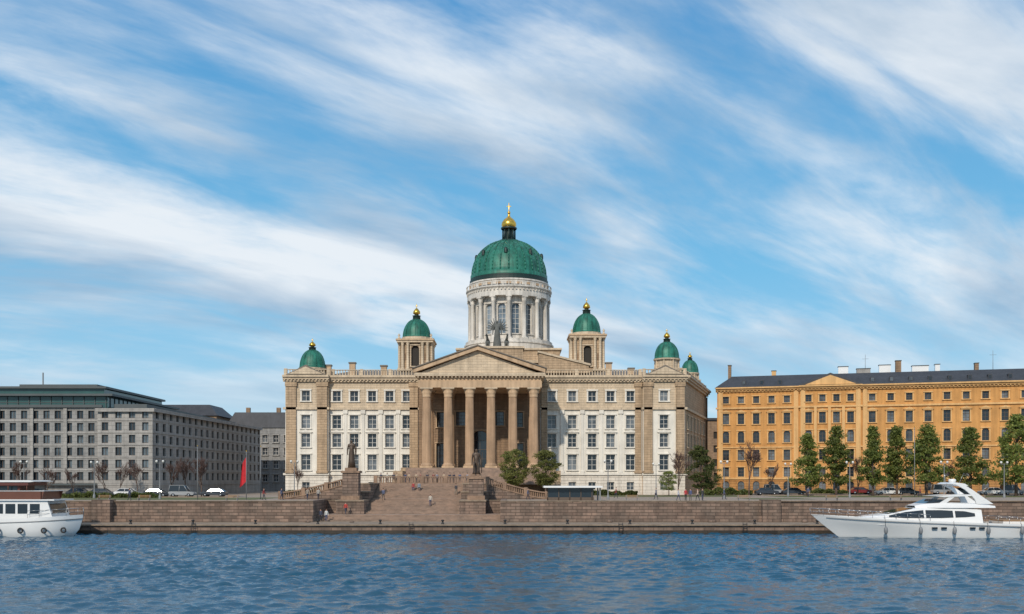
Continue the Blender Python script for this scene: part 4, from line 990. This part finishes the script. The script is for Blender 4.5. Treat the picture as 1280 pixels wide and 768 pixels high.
# ================================================================ CAMERA, LIGHT, SKY
cam=bpy.data.cameras.new('camera'); co=bpy.data.objects.new('camera',cam); COL.objects.link(co)
co.location=(0,0,CZ); co.rotation_euler=(R(90),0,0); cam.lens=35; cam.sensor_width=36; cam.shift_y=216/1280; cam.clip_end=6000; cam.clip_start=.5
S.camera=co
az=R(199); el=R(33)
sun=bpy.data.lights.new('sun','SUN'); sun.energy=3.0; sun.angle=R(1.5); sun.color=(1,.90,.76)
so=bpy.data.objects.new('sun',sun); COL.objects.link(so)
dirv=Vector((math.sin(az)*math.cos(el),math.cos(az)*math.cos(el),math.sin(el)))
so.rotation_euler=(-dirv).to_track_quat('-Z','Y').to_euler(); so.location=dirv*300
w=bpy.data.worlds.new('World'); S.world=w; w.use_nodes=True; nt=w.node_tree; N=nt.nodes; L=nt.links
bg=N['Background']; bg.inputs['Strength'].default_value=.115
sky=N.new('ShaderNodeTexSky'); sky.sky_type='NISHITA'; sky.sun_disc=False; sky.sun_elevation=el; sky.sun_rotation=az; sky.altitude=0; sky.air_density=1.0; sky.dust_density=.4; sky.ozone_density=2.5
tc=N.new('ShaderNodeTexCoord'); sx=N.new('ShaderNodeSeparateXYZ'); L.new(tc.outputs['Generated'],sx.inputs[0])
def math_(op,a,b=None,clamp=False):
    n=N.new('ShaderNodeMath'); n.operation=op; n.use_clamp=clamp
    for i,v in enumerate((a,b)):
        if v is None: continue
        if isinstance(v,(int,float)): n.inputs[i].default_value=v
        else: L.new(v,n.inputs[i])
    return n.outputs[0]
def mrange(v,a,b,c,d):
    n=N.new('ShaderNodeMapRange'); n.interpolation_type='SMOOTHSTEP'
    for i,q_ in enumerate((a,b,c,d)): n.inputs[i+1].default_value=q_
    L.new(v,n.inputs[0]); return n.outputs[0]
zc=math_('MAXIMUM',sx.outputs[2],0.0)
den=math_('ADD',zc,.32)
cxn=math_('DIVIDE',sx.outputs[0],den); cyn=math_('DIVIDE',sx.outputs[1],den)
cv=N.new('ShaderNodeCombineXYZ'); L.new(cxn,cv.inputs[0]); L.new(cyn,cv.inputs[1])
def noise(scale,detail,rough,dist,rot,sc,loc=(0,0,0)):
    # rotate first, then stretch along the rotated axis so that streaks run diagonally
    m0=N.new('ShaderNodeMapping'); m0.inputs['Rotation'].default_value=(0,0,rot); L.new(cv.outputs[0],m0.inputs[0])
    mp=N.new('ShaderNodeMapping'); mp.inputs['Scale'].default_value=sc; mp.inputs['Location'].default_value=loc
    L.new(m0.outputs[0],mp.inputs[0]); n=N.new('ShaderNodeTexNoise'); n.inputs['Scale'].default_value=scale; n.inputs['Detail'].default_value=detail; n.inputs['Roughness'].default_value=rough; n.inputs['Distortion'].default_value=dist
    L.new(mp.outputs[0],n.inputs['Vector']); return n.outputs['Fac']
n1=noise(2.1,12,.55,.3,R(-30),(.6,1.35,1),(2.3,6.4,0))
n2=noise(6.0,12,.6,.5,R(-36),(.5,1.6,1),(1.3,5.2,0))
n3=noise(2.0,8,.52,.3,R(-28),(.6,1.5,1),(7.3,2.2,0))
mixn=math_('ADD',math_('MULTIPLY',n1,.76),math_('MULTIPLY',n2,.24))
cov=mrange(mixn,.38,.60,0,1)
hr=mrange(zc,.0,.20,.3,1.0)
cover=math_('MULTIPLY',math_('MULTIPLY',cov,hr),.95)
cr=N.new('ShaderNodeValToRGB'); cr.color_ramp.elements[0].position=.38; cr.color_ramp.elements[0].color=(.36,.50,.66,1); cr.color_ramp.elements[1].position=.56; cr.color_ramp.elements[1].color=(.84,.89,.94,1)
L.new(n3,cr.inputs[0])
gr_=N.new('ShaderNodeValToRGB'); e0=gr_.color_ramp.elements[0]; e0.position=0; e0.color=(.44,.69,.85,1); e1=gr_.color_ramp.elements[1]; e1.position=.5; e1.color=(.05,.27,.62,1)
e2=gr_.color_ramp.elements.new(.2); e2.color=(.17,.51,.80,1)
L.new(zc,gr_.inputs[0])
def scl(c):
    n=N.new('ShaderNodeVectorMath'); n.operation='SCALE'; n.inputs['Scale'].default_value=8.7; L.new(c,n.inputs[0]); return n.outputs[0]
mx=N.new('ShaderNodeMix'); mx.data_type='RGBA'; mx.inputs[0].default_value=.87; L.new(sky.outputs[0],mx.inputs[6]); L.new(scl(gr_.outputs[0]),mx.inputs[7])
m2=N.new('ShaderNodeMix'); m2.data_type='RGBA'; L.new(cover,m2.inputs[0]); L.new(mx.outputs[2],m2.inputs[6]); L.new(scl(cr.outputs[0]),m2.inputs[7])
L.new(m2.outputs[2],bg.inputs['Color'])
S.view_settings.view_transform='Standard'; S.view_settings.look='None'; S.view_settings.exposure=0
